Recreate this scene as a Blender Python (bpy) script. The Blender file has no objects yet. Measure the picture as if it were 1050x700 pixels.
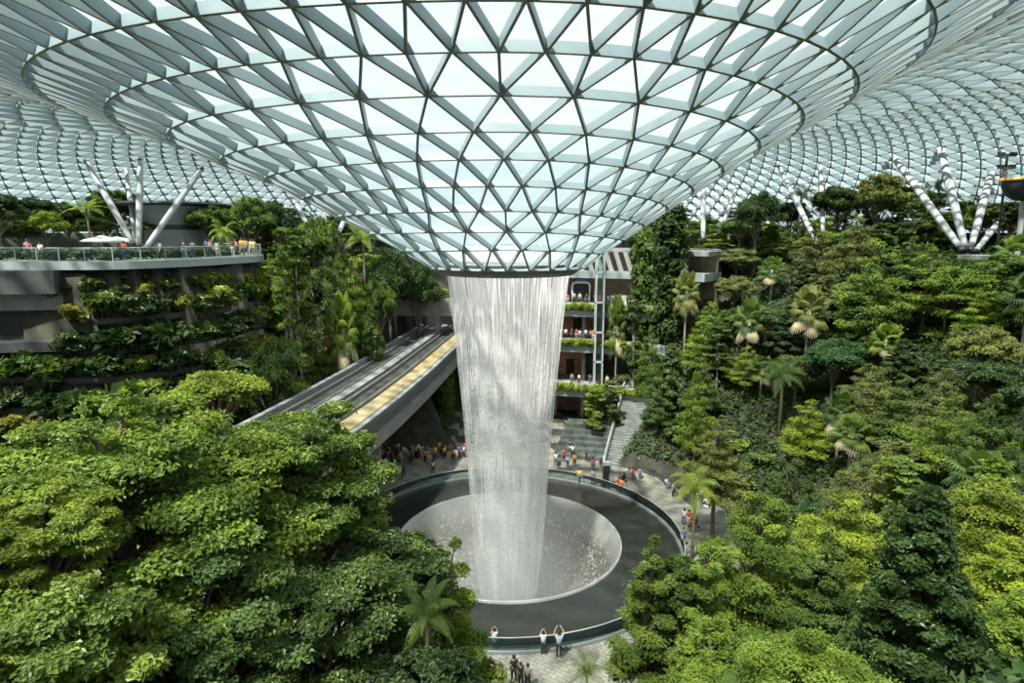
import bpy, math, random
import numpy as np
from mathutils import Vector, Matrix
PI = math.pi
C = bpy.context.scene.collection
R = math.radians
rng = np.random.default_rng(7)
random.seed(7)
CX, CY, HC = -0.3, 50.0, 26.0          # pool centre, eye height
PITCH = R(9.75); F = 640.0

# ------------------------------------------------------------------ helpers
def link(o, parent=None):
    C.objects.link(o)
    if parent is not None: o.parent = parent
    return o
def tag(o, label=None, cat=None, group=None, kind=None):
    if label: o['label'] = label
    if cat: o['category'] = cat
    if group: o['group'] = group
    if kind: o['kind'] = kind
    return o
def empty(name, loc=(0, 0, 0), rz=0):
    o = bpy.data.objects.new(name, None); C.objects.link(o)
    o.location = loc; o.rotation_euler = (0, 0, rz); o.empty_display_size = .2
    return o
def at(px, py, fwd):
    """world point seen at photo pixel (px,py) at forward distance fwd"""
    u = 350 - py; up = u * math.cos(PITCH) - F * math.sin(PITCH); f = F * math.cos(PITCH) + u * math.sin(PITCH)
    t = fwd / f
    return Vector(((px - 525) * t, fwd, HC + up * t))
def proj(p):
    x, y, z = p[0], p[1], p[2] - HC
    c, s = math.cos(PITCH), math.sin(PITCH)
    d = y * c - z * s; v = z * c + y * s
    return (525 + F * x / d, 350 - F * v / d, d)
def on_z(px, py, z):
    u = 350 - py; up = u * math.cos(PITCH) - F * math.sin(PITCH); f = F * math.cos(PITCH) + u * math.sin(PITCH)
    t = (z - HC) / up
    return Vector(((px - 525) * t, f * t, z))
def np_mesh(name, V, Q, mats=(), midx=None, tint=None, smooth=False):
    """V (n,3), Q (m,4) quads or (m,3)"""
    V = np.asarray(V, dtype=np.float32); Q = np.asarray(Q, dtype=np.int32)
    me = bpy.data.meshes.new(name); k = Q.shape[1]
    me.vertices.add(len(V)); me.vertices.foreach_set('co', V.ravel())
    me.loops.add(Q.size); me.loops.foreach_set('vertex_index', Q.ravel())
    me.polygons.add(len(Q)); me.polygons.foreach_set('loop_start', np.arange(0, Q.size, k, dtype=np.int32))
    if midx is not None: me.polygons.foreach_set('material_index', np.asarray(midx, dtype=np.int32))
    me.polygons.foreach_set('use_smooth', np.full(len(Q), smooth))
    for m in mats: me.materials.append(m)
    if tint is not None:
        a = me.attributes.new('tint', 'FLOAT', 'POINT'); a.data.foreach_set('value', np.asarray(tint, dtype=np.float32))
    me.update(calc_edges=True)
    return me
class MB:
    """collects quads; builds one mesh object"""
    def __init__(s): s.V = []; s.Q = []; s.M = []; s.n = 0
    def add(s, V, Q, m=0):
        V = np.asarray(V, float); Q = np.asarray(Q, int)
        s.V.append(V); s.Q.append(Q + s.n); s.M.append(np.full(len(Q), m)); s.n += len(V); return s
    def box(s, x0, x1, y0, y1, z0, z1, m=0, M=None):
        V = np.array([(x, y, z) for z in (z0, z1) for y in (y0, y1) for x in (x0, x1)], float)
        if M is not None: V = np.array([M @ Vector(v) for v in V])
        return s.add(V, [(0, 2, 3, 1), (4, 5, 7, 6), (0, 1, 5, 4), (2, 6, 7, 3), (0, 4, 6, 2), (1, 3, 7, 5)], m)
    def tube(s, P, rad, n=8, m=0, caps=True):
        P = np.asarray(P, float); k = len(P); rad = np.broadcast_to(np.asarray(rad, float), (k,))
        T = np.gradient(P, axis=0); T /= np.linalg.norm(T, axis=1)[:, None] + 1e-9
        ref = np.array([0, 0, 1.0]) if abs(T[:, 2]).mean() < .8 else np.array([1.0, 0, 0])
        A = np.cross(T, ref); A /= np.linalg.norm(A, axis=1)[:, None] + 1e-9
        B = np.cross(T, A)
        an = np.arange(n) * 2 * PI / n
        V = P[:, None, :] + rad[:, None, None] * (np.cos(an)[None, :, None] * A[:, None, :] + np.sin(an)[None, :, None] * B[:, None, :])
        Q = [(i * n + j, i * n + (j + 1) % n, (i + 1) * n + (j + 1) % n, (i + 1) * n + j) for i in range(k - 1) for j in range(n)]
        V = V.reshape(-1, 3)
        if caps:
            V = np.vstack([V, P[0], P[-1]]); a = k * n; e = (k - 1) * n
            Q += [(j, a, (j + 2) % n, (j + 1) % n) for j in range(0, n, 2)] if n % 2 == 0 else []
            Q += [(e + j, e + (j + 1) % n, e + (j + 2) % n, a + 1) for j in range(0, n, 2)] if n % 2 == 0 else []
        return s.add(V, Q, m)
    def lathe(s, prof, n=96, c=(0, 0), a0=0, a1=2 * PI, m=0):
        prof = np.asarray(prof, float); full = abs(a1 - a0 - 2 * PI) < 1e-6
        an = np.linspace(a0, a1, n, endpoint=not full); na = len(an)
        V = np.array([(c[0] + r * math.cos(a), c[1] + r * math.sin(a), z) for r, z in prof for a in an])
        Q = [(i * na + j, i * na + (j + 1) % na, (i + 1) * na + (j + 1) % na, (i + 1) * na + j)
             for i in range(len(prof) - 1) for j in range(na if full else na - 1)]
        return s.add(V, Q, m)
    def build(s, name, mats, parent=None, smooth=False):
        if not isinstance(mats, (list, tuple)): mats = [mats]
        me = np_mesh(name, np.vstack(s.V), np.vstack(s.Q), mats, np.concatenate(s.M), smooth=smooth)
        return link(bpy.data.objects.new(name, me), parent)

# ------------------------------------------------------------------ materials
def nt(name):
    m = bpy.data.materials.new(name); m.use_nodes = True; t = m.node_tree
    for n in list(t.nodes): t.nodes.remove(n)
    out = t.nodes.new('ShaderNodeOutputMaterial'); return m, t, out
def N(t, typ, **kw):
    n = t.nodes.new(typ)
    for k, v in kw.items():
        if k in n.inputs: n.inputs[k].default_value = v
        else: setattr(n, k, v)
    return n
def col4(c): return (c[0], c[1], c[2], 1)
def mat(name, c, rough=.6, metal=0, c2=None, scale=3.0, bump=0, spec=.5, stretch=None, objcol=False):
    m, t, out = nt(name)
    b = N(t, 'ShaderNodeBsdfPrincipled'); b.inputs['Roughness'].default_value = rough; b.inputs['Metallic'].default_value = metal
    b.inputs['Specular IOR Level'].default_value = spec
    b.inputs['Base Color'].default_value = col4(c)
    if c2 is not None or bump:
        tc = N(t, 'ShaderNodeTexCoord'); mp = N(t, 'ShaderNodeMapping'); t.links.new(tc.outputs['Object'], mp.inputs[0])
        if stretch: mp.inputs['Scale'].default_value = stretch
        no = N(t, 'ShaderNodeTexNoise'); no.inputs['Scale'].default_value = scale; no.inputs['Detail'].default_value = 6
        t.links.new(mp.outputs[0], no.inputs['Vector'])
        if c2 is not None:
            r = N(t, 'ShaderNodeValToRGB'); r.color_ramp.elements[0].position = .35; r.color_ramp.elements[1].position = .65
            r.color_ramp.elements[0].color = col4(c); r.color_ramp.elements[1].color = col4(c2)
            t.links.new(no.outputs[0], r.inputs[0]); t.links.new(r.outputs[0], b.inputs['Base Color'])
        if bump:
            bp = N(t, 'ShaderNodeBump'); bp.inputs['Strength'].default_value = bump; bp.inputs['Distance'].default_value = .05
            t.links.new(no.outputs[0], bp.inputs['Height']); t.links.new(bp.outputs[0], b.inputs['Normal'])
    if objcol:
        oi = N(t, 'ShaderNodeObjectInfo'); t.links.new(oi.outputs['Color'], b.inputs['Base Color'])
    t.links.new(b.outputs[0], out.inputs[0]); return m
def leafmat(name, trans=.35, rough=.45, spec=.4):
    m, t, out = nt(name)
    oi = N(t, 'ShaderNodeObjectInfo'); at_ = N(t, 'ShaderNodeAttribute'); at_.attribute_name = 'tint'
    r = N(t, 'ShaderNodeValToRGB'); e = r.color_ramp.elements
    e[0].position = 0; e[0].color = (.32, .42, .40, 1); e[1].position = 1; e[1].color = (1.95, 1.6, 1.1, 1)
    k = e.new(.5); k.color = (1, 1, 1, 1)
    t.links.new(at_.outputs['Fac'], r.inputs[0])
    mx = N(t, 'ShaderNodeMix'); mx.data_type = 'RGBA'; mx.blend_type = 'MULTIPLY'; mx.inputs[0].default_value = 1
    t.links.new(oi.outputs['Color'], mx.inputs[6]); t.links.new(r.outputs[0], mx.inputs[7])
    b = N(t, 'ShaderNodeBsdfPrincipled'); b.inputs['Roughness'].default_value = rough; b.inputs['Specular IOR Level'].default_value = spec
    t.links.new(mx.outputs[2], b.inputs['Base Color'])
    tr = N(t, 'ShaderNodeBsdfTranslucent')
    m2 = N(t, 'ShaderNodeMix'); m2.data_type = 'RGBA'; m2.blend_type = 'MULTIPLY'; m2.inputs[0].default_value = 1; m2.inputs[7].default_value = (1.9, 1.9, .8, 1)
    t.links.new(mx.outputs[2], m2.inputs[6]); t.links.new(m2.outputs[2], tr.inputs[0])
    ms = N(t, 'ShaderNodeMixShader'); ms.inputs[0].default_value = trans
    t.links.new(b.outputs[0], ms.inputs[1]); t.links.new(tr.outputs[0], ms.inputs[2]); t.links.new(ms.outputs[0], out.inputs[0])
    return m
M = {}
M['leaf'] = leafmat('leaf_matte', .35, .5, .3)
M['gloss'] = leafmat('leaf_glossy', .28, .42, .4)
M['straw'] = mat('dry_frond', (.42, .34, .18), .8, c2=(.55, .46, .28))
M['bark'] = mat('bark', (.10, .075, .05), .9, c2=(.2, .16, .11), scale=4, bump=.4)
M['palebark'] = mat('pale_bark', (.25, .22, .17), .9, c2=(.4, .36, .3), scale=4, bump=.3)
M['steel'] = mat('roof_steel_side', (.20, .26, .28), .5, c2=(.235, .29, .305), scale=.3)
M['steel_shaded'] = mat('roof_steel_shaded_flange', (.20, .22, .20), .5)  # underside shade of the beams put into the flange colour
M['column'] = mat('painted_steel', (.42, .43, .43), .5, 0)
M['darkmetal'] = mat('dark_metal', (.04, .045, .05), .45, .4)
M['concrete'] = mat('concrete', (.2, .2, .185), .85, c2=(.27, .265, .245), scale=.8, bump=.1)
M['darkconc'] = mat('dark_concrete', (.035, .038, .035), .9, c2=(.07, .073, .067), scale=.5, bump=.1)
M['soil'] = mat('soil', (.02, .022, .012), .95, c2=(.05, .045, .028), scale=.9, bump=.6)
M['stone_dark'] = mat('wet_granite', (.035, .037, .036), .25, c2=(.06, .06, .057), scale=2)
M['fascia'] = mat('deck_fascia', (.30, .34, .34), .5)
M['decktop'] = mat('deck_paving', (.20, .19, .17), .8, c2=(.26, .25, .22), scale=1)
M['track'] = mat('track_concrete', (.2, .205, .2), .8, c2=(.28, .285, .28), scale=1.5, stretch=(1, .2, 1))
M['trackdark'] = mat('track_bed', (.025, .025, .022), .85, c2=(.06, .058, .05), scale=2)
M['rail'] = mat('running_rail', (.3, .3, .28), .35, .6)
M['walkway'] = mat('yellow_walkway', (.36, .25, .09), .7, c2=(.42, .34, .2), scale=.7, stretch=(1, .3, 1))
M['white'] = mat('white_paint', (.8, .8, .78), .5)
M['brown'] = mat('brown_cladding', (.16, .12, .09), .7, c2=(.24, .18, .13), scale=1)
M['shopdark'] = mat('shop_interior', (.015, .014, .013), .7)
M['warm'] = mat('terracotta_panel', (.35, .12, .06), .7, c2=(.5, .22, .12), scale=1.5)
M['cream'] = mat('cream_panel', (.62, .58, .5), .6)
M['blue'] = mat('blue_sign', (.08, .2, .6), .5)
M['orange'] = mat('orange_rim', (.8, .33, .06), .5)
M['red'] = mat('red_fabric', (.6, .03, .03), .7)
M['obj'] = mat('dyed_cloth', (1, 1, 1), .8, objcol=True)
M['skin'] = mat('skin', (.45, .27, .18), .6, c2=(.48, .3, .2), scale=5)
M['hair'] = mat('black_hair', (.012, .01, .009), .5)
def glass_mat(name, tint=(.86, .95, .95), diff=(.85, .9, .9), fd=.25, rough=.05):
    m, t, out = nt(name)
    tr = N(t, 'ShaderNodeBsdfTransparent'); tr.inputs[0].default_value = col4(tint)
    d = N(t, 'ShaderNodeBsdfTranslucent'); d.inputs[0].default_value = col4(diff)
    d2 = N(t, 'ShaderNodeBsdfDiffuse'); d2.inputs[0].default_value = col4(diff)
    g = N(t, 'ShaderNodeBsdfGlossy'); g.inputs['Roughness'].default_value = rough
    m0 = N(t, 'ShaderNodeMixShader'); m0.inputs[0].default_value = .4; t.links.new(d.outputs[0], m0.inputs[1]); t.links.new(d2.outputs[0], m0.inputs[2])
    m1 = N(t, 'ShaderNodeMixShader'); m1.inputs[0].default_value = fd
    t.links.new(tr.outputs[0], m1.inputs[1]); t.links.new(m0.outputs[0], m1.inputs[2])
    if fd > .1:
        tc = N(t, 'ShaderNodeTexCoord'); no = N(t, 'ShaderNodeTexNoise'); no.inputs['Scale'].default_value = .9; no.inputs['Detail'].default_value = 5
        t.links.new(tc.outputs['Object'], no.inputs['Vector'])
        mr = N(t, 'ShaderNodeMapRange'); mr.inputs['From Min'].default_value = .3; mr.inputs['From Max'].default_value = .7
        mr.inputs['To Min'].default_value = fd * .6; mr.inputs['To Max'].default_value = fd * 1.4
        t.links.new(no.outputs[0], mr.inputs[0]); t.links.new(mr.outputs[0], m1.inputs[0])
    fr = N(t, 'ShaderNodeFresnel'); fr.inputs[0].default_value = 1.25
    m2 = N(t, 'ShaderNodeMixShader'); t.links.new(fr.outputs[0], m2.inputs[0])
    t.links.new(m1.outputs[0], m2.inputs[1]); t.links.new(g.outputs[0], m2.inputs[2]); t.links.new(m2.outputs[0], out.inputs[0])
    return m
M['glass'] = glass_mat('fritted_roof_glass', (.88, .965, .975), (.62, .72, .74), fd=.2)
M['rglass'] = glass_mat('railing_glass', (.80, .93, .90), (.3, .45, .42), .06)
def water_mat():
    m, t, out = nt('pool_water')
    b = N(t, 'ShaderNodeBsdfPrincipled'); b.inputs['Roughness'].default_value = .22; b.inputs['Specular IOR Level'].default_value = .32
    tc = N(t, 'ShaderNodeTexCoord'); no = N(t, 'ShaderNodeTexNoise'); no.inputs['Scale'].default_value = 2.2; no.inputs['Detail'].default_value = 5
    t.links.new(tc.outputs['Object'], no.inputs['Vector'])
    r = N(t, 'ShaderNodeValToRGB'); r.color_ramp.elements[0].color = (.014, .016, .013, 1); r.color_ramp.elements[1].color = (.034, .036, .03, 1)
    t.links.new(no.outputs[0], r.inputs[0]); t.links.new(r.outputs[0], b.inputs['Base Color'])
    bp = N(t, 'ShaderNodeBump'); bp.inputs['Strength'].default_value = .35; bp.inputs['Distance'].default_value = .06
    t.links.new(no.outputs[0], bp.inputs['Height']); t.links.new(bp.outputs[0], b.inputs['Normal'])
    t.links.new(b.outputs[0], out.inputs[0]); return m
M['water'] = water_mat()
def foam_mat():
    """water sheeting down the funnel: grey brown with fine bright spatter"""
    m, t, out = nt('funnel_water')
    b = N(t, 'ShaderNodeBsdfPrincipled'); b.inputs['Roughness'].default_value = .3
    tc = N(t, 'ShaderNodeTexCoord')
    no = N(t, 'ShaderNodeTexNoise'); no.inputs['Scale'].default_value = 3.2; no.inputs['Detail'].default_value = 8; no.inputs['Roughness'].default_value = .75
    t.links.new(tc.outputs['Object'], no.inputs['Vector'])
    r = N(t, 'ShaderNodeValToRGB'); e = r.color_ramp.elements
    e[0].position = .42; e[0].color = (.10, .095, .075, 1); e[1].position = .66; e[1].color = (.75, .73, .66, 1); k = e.new(.54); k.color = (.17, .16, .13, 1)
    t.links.new(no.outputs[0], r.inputs[0])
    # whiter near the lip where the sheet is thin and aerated
    sx = N(t, 'ShaderNodeSeparateXYZ'); t.links.new(tc.outputs['Object'], sx.inputs[0])
    mr = N(t, 'ShaderNodeMapRange'); mr.inputs['From Min'].default_value = -2.6; mr.inputs['From Max'].default_value = .5; t.links.new(sx.outputs[2], mr.inputs[0])
    mx = N(t, 'ShaderNodeMix'); mx.data_type = 'RGBA'; t.links.new(mr.outputs[0], mx.inputs[0]); t.links.new(r.outputs[0], mx.inputs[6]); mx.inputs[7].default_value = (.6, .6, .57, 1)
    t.links.new(mx.outputs[2], b.inputs['Base Color'])
    bp = N(t, 'ShaderNodeBump'); bp.inputs['Strength'].default_value = .4; bp.inputs['Distance'].default_value = .08
    t.links.new(no.outputs[0], bp.inputs['Height']); t.links.new(bp.outputs[0], b.inputs['Normal'])
    t.links.new(b.outputs[0], out.inputs[0]); return m
M['foam'] = foam_mat()
def paving_mat():
    m, t, out = nt('plaza_paving')
    b = N(t, 'ShaderNodeBsdfPrincipled'); b.inputs['Roughness'].default_value = .6
    tc = N(t, 'ShaderNodeTexCoord')
    mp = N(t, 'ShaderNodeMapping'); mp.inputs['Rotation'].default_value = (0, 0, .6); t.links.new(tc.outputs['Object'], mp.inputs[0])
    br = N(t, 'ShaderNodeTexBrick'); br.inputs['Scale'].default_value = .8; br.inputs['Color1'].default_value = (.29, .27, .225, 1); br.inputs['Color2'].default_value = (.23, .22, .19, 1)
    br.inputs['Mortar'].default_value = (.10, .10, .09, 1); br.inputs['Mortar Size'].default_value = .018
    t.links.new(mp.outputs[0], br.inputs['Vector'])
    no = N(t, 'ShaderNodeTexNoise'); no.inputs['Scale'].default_value = .8; no.inputs['Detail'].default_value = 5; t.links.new(tc.outputs['Object'], no.inputs['Vector'])
    r = N(t, 'ShaderNodeValToRGB'); r.color_ramp.elements[0].position = .38; r.color_ramp.elements[0].color = (.6, .6, .58, 1); r.color_ramp.elements[1].position = .62; r.color_ramp.elements[1].color = (1.2, 1.17, 1.1, 1)
    t.links.new(no.outputs[0], r.inputs[0])
    mx = N(t, 'ShaderNodeMix'); mx.data_type = 'RGBA'; mx.blend_type = 'MULTIPLY'; mx.inputs[0].default_value = 1
    t.links.new(br.outputs[0], mx.inputs[6]); t.links.new(r.outputs[0], mx.inputs[7]); t.links.new(mx.outputs[2], b.inputs['Base Color'])
    t.links.new(b.outputs[0], out.inputs[0]); return m
M['paving'] = paving_mat()
def fall_mat(name, dens_top, dens_bot, seed, cells):
    m, t, out = nt(name)
    uv = N(t, 'ShaderNodeUVMap'); uv.uv_map = 'UVMap'
    def noise(sx, sy, det=2, off=0):
        mp = N(t, 'ShaderNodeMapping'); mp.inputs['Scale'].default_value = (sx, sy, 1); mp.inputs['Location'].default_value = (seed * 3.7 + off, seed, 0)
        t.links.new(uv.outputs[0], mp.inputs[0]); no = N(t, 'ShaderNodeTexNoise'); no.inputs['Scale'].default_value = 1; no.inputs['Detail'].default_value = det
        t.links.new(mp.outputs[0], no.inputs['Vector']); return no.outputs[0]
    a = noise(cells, .18, 1)          # strands
    bnoise = noise(cells * 1.5, 3.6, 4, 5)   # breaking into drops
    big = noise(14, .07, 2, 9)
    sx = N(t, 'ShaderNodeSeparateXYZ'); t.links.new(uv.outputs[0], sx.inputs[0])
    v = N(t, 'ShaderNodeMapRange'); v.inputs['From Min'].default_value = 0; v.inputs['From Max'].default_value = 30; t.links.new(sx.outputs[1], v.inputs[0])   # 0 bottom, 1 top
    def math_(op, x, y=None, z=None):
        n = N(t, 'ShaderNodeMath', operation=op)
        for i, q in enumerate((x, y, z)):
            if q is None: continue
            if isinstance(q, (int, float)): n.inputs[i].default_value = q
            else: t.links.new(q, n.inputs[i])
        return n.outputs[0]
    mixn = N(t, 'ShaderNodeMix'); mixn.data_type = 'FLOAT'; 
    vv = N(t, 'ShaderNodeMapRange'); vv.inputs['From Min'].default_value = .62; vv.inputs['From Max'].default_value = 1.0; vv.inputs['To Min'].default_value = .42; vv.inputs['To Max'].default_value = 1.0
    t.links.new(v.outputs[0], vv.inputs[0]); t.links.new(vv.outputs[0], mixn.inputs[0]); t.links.new(bnoise, mixn.inputs[2]); t.links.new(a, mixn.inputs[3])
    s = math_('ADD', mixn.outputs[0], math_('MULTIPLY', math_('SUBTRACT', big, .5), .28))
    al = N(t, 'ShaderNodeMapRange'); al.inputs['From Min'].default_value = .43; al.inputs['From Max'].default_value = .58; t.links.new(s, al.inputs[0])
    dn = N(t, 'ShaderNodeMapRange'); dn.inputs['To Min'].default_value = dens_bot; dn.inputs['To Max'].default_value = dens_top; t.links.new(v.outputs[0], dn.inputs[0])
    # fade out at the very foot
    ft = N(t, 'ShaderNodeMapRange'); ft.inputs['From Min'].default_value = 0.0; ft.inputs['From Max'].default_value = .09; t.links.new(v.outputs[0], ft.inputs[0])
    alpha = math_('MULTIPLY', math_('MULTIPLY', al.outputs[0], dn.outputs[0]), ft.outputs[0])
    d = N(t, 'ShaderNodeBsdfDiffuse'); d.inputs[0].default_value = (.98, .965, .95, 1)
    tl = N(t, 'ShaderNodeBsdfTranslucent'); tl.inputs[0].default_value = (.99, .975, .96, 1)
    m0 = N(t, 'ShaderNodeMixShader'); m0.inputs[0].default_value = .5; t.links.new(d.outputs[0], m0.inputs[1]); t.links.new(tl.outputs[0], m0.inputs[2])
    tr = N(t, 'ShaderNodeBsdfTransparent')
    m1 = N(t, 'ShaderNodeMixShader'); t.links.new(alpha, m1.inputs[0]); t.links.new(tr.outputs[0], m1.inputs[1]); t.links.new(m0.outputs[0], m1.inputs[2])
    t.links.new(m1.outputs[0], out.inputs[0]); return m

# ------------------------------------------------------------------ roof
def crom(P, n):
    """Catmull-Rom resample of a polyline to n points, equal arclength"""
    P = np.asarray(P, float); k = len(P)
    E = np.vstack([2 * P[0] - P[1], P, 2 * P[-1] - P[-2]]); out = []
    for i in range(k - 1):
        p0, p1, p2, p3 = E[i:i + 4]
        for s in np.linspace(0, 1, 20, endpoint=False):
            out.append(.5 * ((2 * p1) + (-p0 + p2) * s + (2 * p0 - 5 * p1 + 4 * p2 - p3) * s * s + (-p0 + 3 * p1 - 3 * p2 + p3) * s ** 3))
    out.append(P[-1]); out = np.array(out)
    L = np.r_[0, np.cumsum(np.linalg.norm(np.diff(out, axis=0), axis=1))]; q = np.linspace(0, L[-1], n)
    return np.stack([np.interp(q, L, out[:, 0]), np.interp(q, L, out[:, 1])], 1)
inL = [(5.9, -2.3), (8.2, -.95), (10.6, .35), (12.9, 1.55), (15.2, 2.8), (17.6, 4.03), (20.25, 5.05), (23.1, 6.3), (26.1, 7.35), (29.6, 8.6), (33.5, 9.95), (37.8, 11.2)]
inR = [(5.9, -2.3), (7.3, -1.2), (8.8, -.2), (10.2, .8), (11.7, 1.9), (13.1, 2.9), (14.6, 3.87), (16.2, 5.07), (18, 6.2), (19.9, 7.4), (21.9, 9.05), (24.4, 10.6)]
inN = [(5.9, -2.3), (7.5, -.76), (9.6, .48), (12, 1.7), (14.4, 2.98), (17.2, 4.12), (20, 5.05), (23, 6.03), (25.9, 6.95), (29, 7.65), (32.6, 8.8), (36.5, 10.2)]
inF = [(5.9, -2.3), (7.6, -.8), (9.6, .5), (11.8, 1.7), (14, 2.9), (16.4, 4.0), (18.8, 5.1), (21.4, 6.2), (24.2, 7.3), (27.2, 8.4), (30.6, 9.5), (34.2, 10.6)]
NOUT = 26
outL = crom([inL[-1], (48, 12.6), (60, 11.6), (72, 8.6), (85, 2.5), (93, -3.5)], NOUT)
outR = crom([inR[-1], (31, 13), (42, 14.2), (57, 12.2), (73, 7), (82, 2), (88, -3.5)], NOUT)
outN = crom([inN[-1], (46, 13), (57, 13), (68, 10), (80, 4), (88, -3.5)], NOUT)
outF = crom([inF[-1], (42, 12.4), (54, 11.5), (66, 8.2), (76, 3), (83, -3.5)], NOUT)
TAB = [np.vstack([np.array(a), b[1:]]) for a, b in ((inR, outR), (inF, outF), (inL, outL), (inN, outN))]   # angles 0,90,180,270
NR = len(TAB[0])
def roof_pt(k, th):
    th = th % (2 * PI); q = th / (PI / 2); i = int(q) % 4; s = q - int(q); s = s * s * (3 - 2 * s)
    a = TAB[i][k]; b = TAB[(i + 1) % 4][k]; r, z = a + (b - a) * s
    return np.array([CX + r * math.cos(th), CY + r * math.sin(th), HC + z])
def build_roof():
    root = empty('ceiling', (CX, CY, HC + 10)); tag(root, 'vast triangulated steel and glass roof dipping into a funnel above the waterfall', 'roof', kind='structure')
    n = 24; ph = R(-90.4); rings = []; edges = []; tris = []; nodes = []; base = 0
    for k in range(NR):
        dbl = k in (3, 8, 19)
        if dbl: n *= 2
        if k > 0 and not dbl: ph += PI / n
        ids = []
        for j in range(n):
            nodes.append(roof_pt(k, ph + 2 * PI * j / n)); ids.append(len(nodes) - 1)
        rings.append((ids, n, dbl))
        for j in range(n): edges.append((ids[j], ids[(j + 1) % n], 0 if k else 2))
        if k:
            pi, pn, _ = rings[k - 1]
            if dbl:
                for j in range(pn):
                    a = pi[j]; b = pi[(j + 1) % pn]; c0 = ids[(2 * j - 1) % n]; c1 = ids[2 * j]; c2 = ids[2 * j + 1]; 
                    edges += [(a, c0, 1), (a, c1, 1), (a, c2, 1)]
                    tris += [(a, c1, c0), (a, c2, c1), (a, b, c2)]
            else:   # ring k node j sits half a step beyond ring k-1 node j
                for j in range(n):
                    a = pi[j]; b = pi[(j + 1) % n]; c = ids[j]; d = ids[(j - 1) % n]
                    edges += [(a, c, 1), (a, d, 1)]; tris += [(a, b, c), (a, c, d)]
    P = np.array(nodes); T = np.array(tris)
    fn = np.cross(P[T[:, 1]] - P[T[:, 0]], P[T[:, 2]] - P[T[:, 0]]); fn /= np.linalg.norm(fn, axis=1)[:, None]
    fn[fn[:, 2] < 0] *= -1
    vn = np.zeros_like(P)
    # outward (upper) side normals: orient from the local radial profile
    for i in range(3): np.add.at(vn, T[:, i], np.cross(P[T[:, 1]] - P[T[:, 0]], P[T[:, 2]] - P[T[:, 0]]))
    vn /= np.linalg.norm(vn, axis=1)[:, None] + 1e-9
    s = np.sign(vn[:40, 2].mean()) if abs(vn[:40, 2].mean()) > .01 else 1
    vn *= s                                        # pointing up / out of the room
    P = P - np.array([CX, CY, HC + 10])
    E = np.array(edges); rk = np.linalg.norm(P[E[:, 0]][:, :2], axis=1); dp = np.interp(rk, [6, 24, 36, 50], [.36, .44, .58, .66])[:, None]
    a = P[E[:, 0]]; b = P[E[:, 1]]; nn = vn[E[:, 0]] + vn[E[:, 1]]; nn /= np.linalg.norm(nn, axis=1)[:, None]
    t = b - a; t /= np.linalg.norm(t, axis=1)[:, None]; w = np.cross(t, nn); w /= np.linalg.norm(w, axis=1)[:, None]
    def bars(hw, top, bot, name, m):
        hwv = w * hw
        V = np.stack([a - hwv - nn * bot, a + hwv - nn * bot, a + hwv - nn * top, a - hwv - nn * top,
                      b - hwv - nn * bot, b + hwv - nn * bot, b + hwv - nn * top, b - hwv - nn * top], 1).reshape(-1, 3)
        f = np.array([(0, 1, 5, 4), (1, 2, 6, 5), (2, 3, 7, 6), (3, 0, 4, 7)])
        Q = (np.arange(len(a)) * 8)[:, None, None] + f[None]
        o = link(bpy.data.objects.new(name, np_mesh(name, V, Q.reshape(-1, 4), [m])), root); return o
    tag(bars(.05, .02, dp, 'steel_lattice', M['steel']), kind='structure')
    tag(bars(.058, dp, dp + .04, 'lattice_flange', M['steel_shaded']), kind='structure')
    g = link(bpy.data.objects.new('glass_panes', np_mesh('glass_panes', P, T, [M['glass']])), root); tag(g, kind='structure')
    ring = MB(); r0 = -12.3   # oculus ring, local z relative to root
    ring.lathe([(6.02, r0 + .1), (6.02, r0 - .12), (5.2, r0 - .82), (5.02, r0 - .82), (4.98, r0 - .1), (5.3, r0 + .2), (5.9, r0 + .2), (6.02, r0 + .1)], 128)
    o = ring.build('oculus_ring', mat('oculus_ring', (.11, .12, .11), .5), root, True); tag(o, kind='structure')
    gl = MB(); gl.lathe([(5.15, r0 + .35), (5.15, r0 + .9), (5.25, r0 + .9), (5.25, r0 + .35)], 128)
    gl.build('upper_trough', mat('trough', (.35, .38, .36), .5), root, True)['kind'] = 'structure'
build_roof()

# ------------------------------------------------------------------ ground
def P_(r): return np.interp(r, [0, 21.5, 22.5, 30, 40, 47, 52, 60, 300], [0, 0, 1.2, 7, 15, 20.5, 22.6, 23.3, 23.3])
W = [(-78, 38), (-60, 46), (-48, 50.3), (-41.8, 51.2), (-36, 50.6), (-32, 51.6), (-28.8, 56), (-27, 62), (-26.4, 66), (-28.5, 71), (-36, 77), (-50, 84), (-78, 96)]
def in_deck(x, y):
    ins = False; n = len(W)
    for i in range(n):
        (x1, y1), (x2, y2) = W[i], W[(i + 1) % n]
        if (y1 > y) != (y2 > y) and x < (x2 - x1) * (y - y1) / (y2 - y1) + x1: ins = not ins
    return ins
def dist_W(x, y):
    best = 1e9
    for i in range(len(W) - 1):
        a = Vector(W[i]); b = Vector(W[i + 1]); p = Vector((x, y)); t = max(0, min(1, (p - a).dot(b - a) / (b - a).length_squared))
        best = min(best, (a + (b - a) * t - p).length)
    return best
TRK = [(-24, 20), (-21.2, 30), (-18.7, 40), (-17, 48), (-15.6, 57), (-14.2, 68), (-13, 80), (-11.6, 94), (-10.5, 106)]
def trk_x(y): return float(np.interp(y, [p[1] for p in TRK], [p[0] for p in TRK]))
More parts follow.
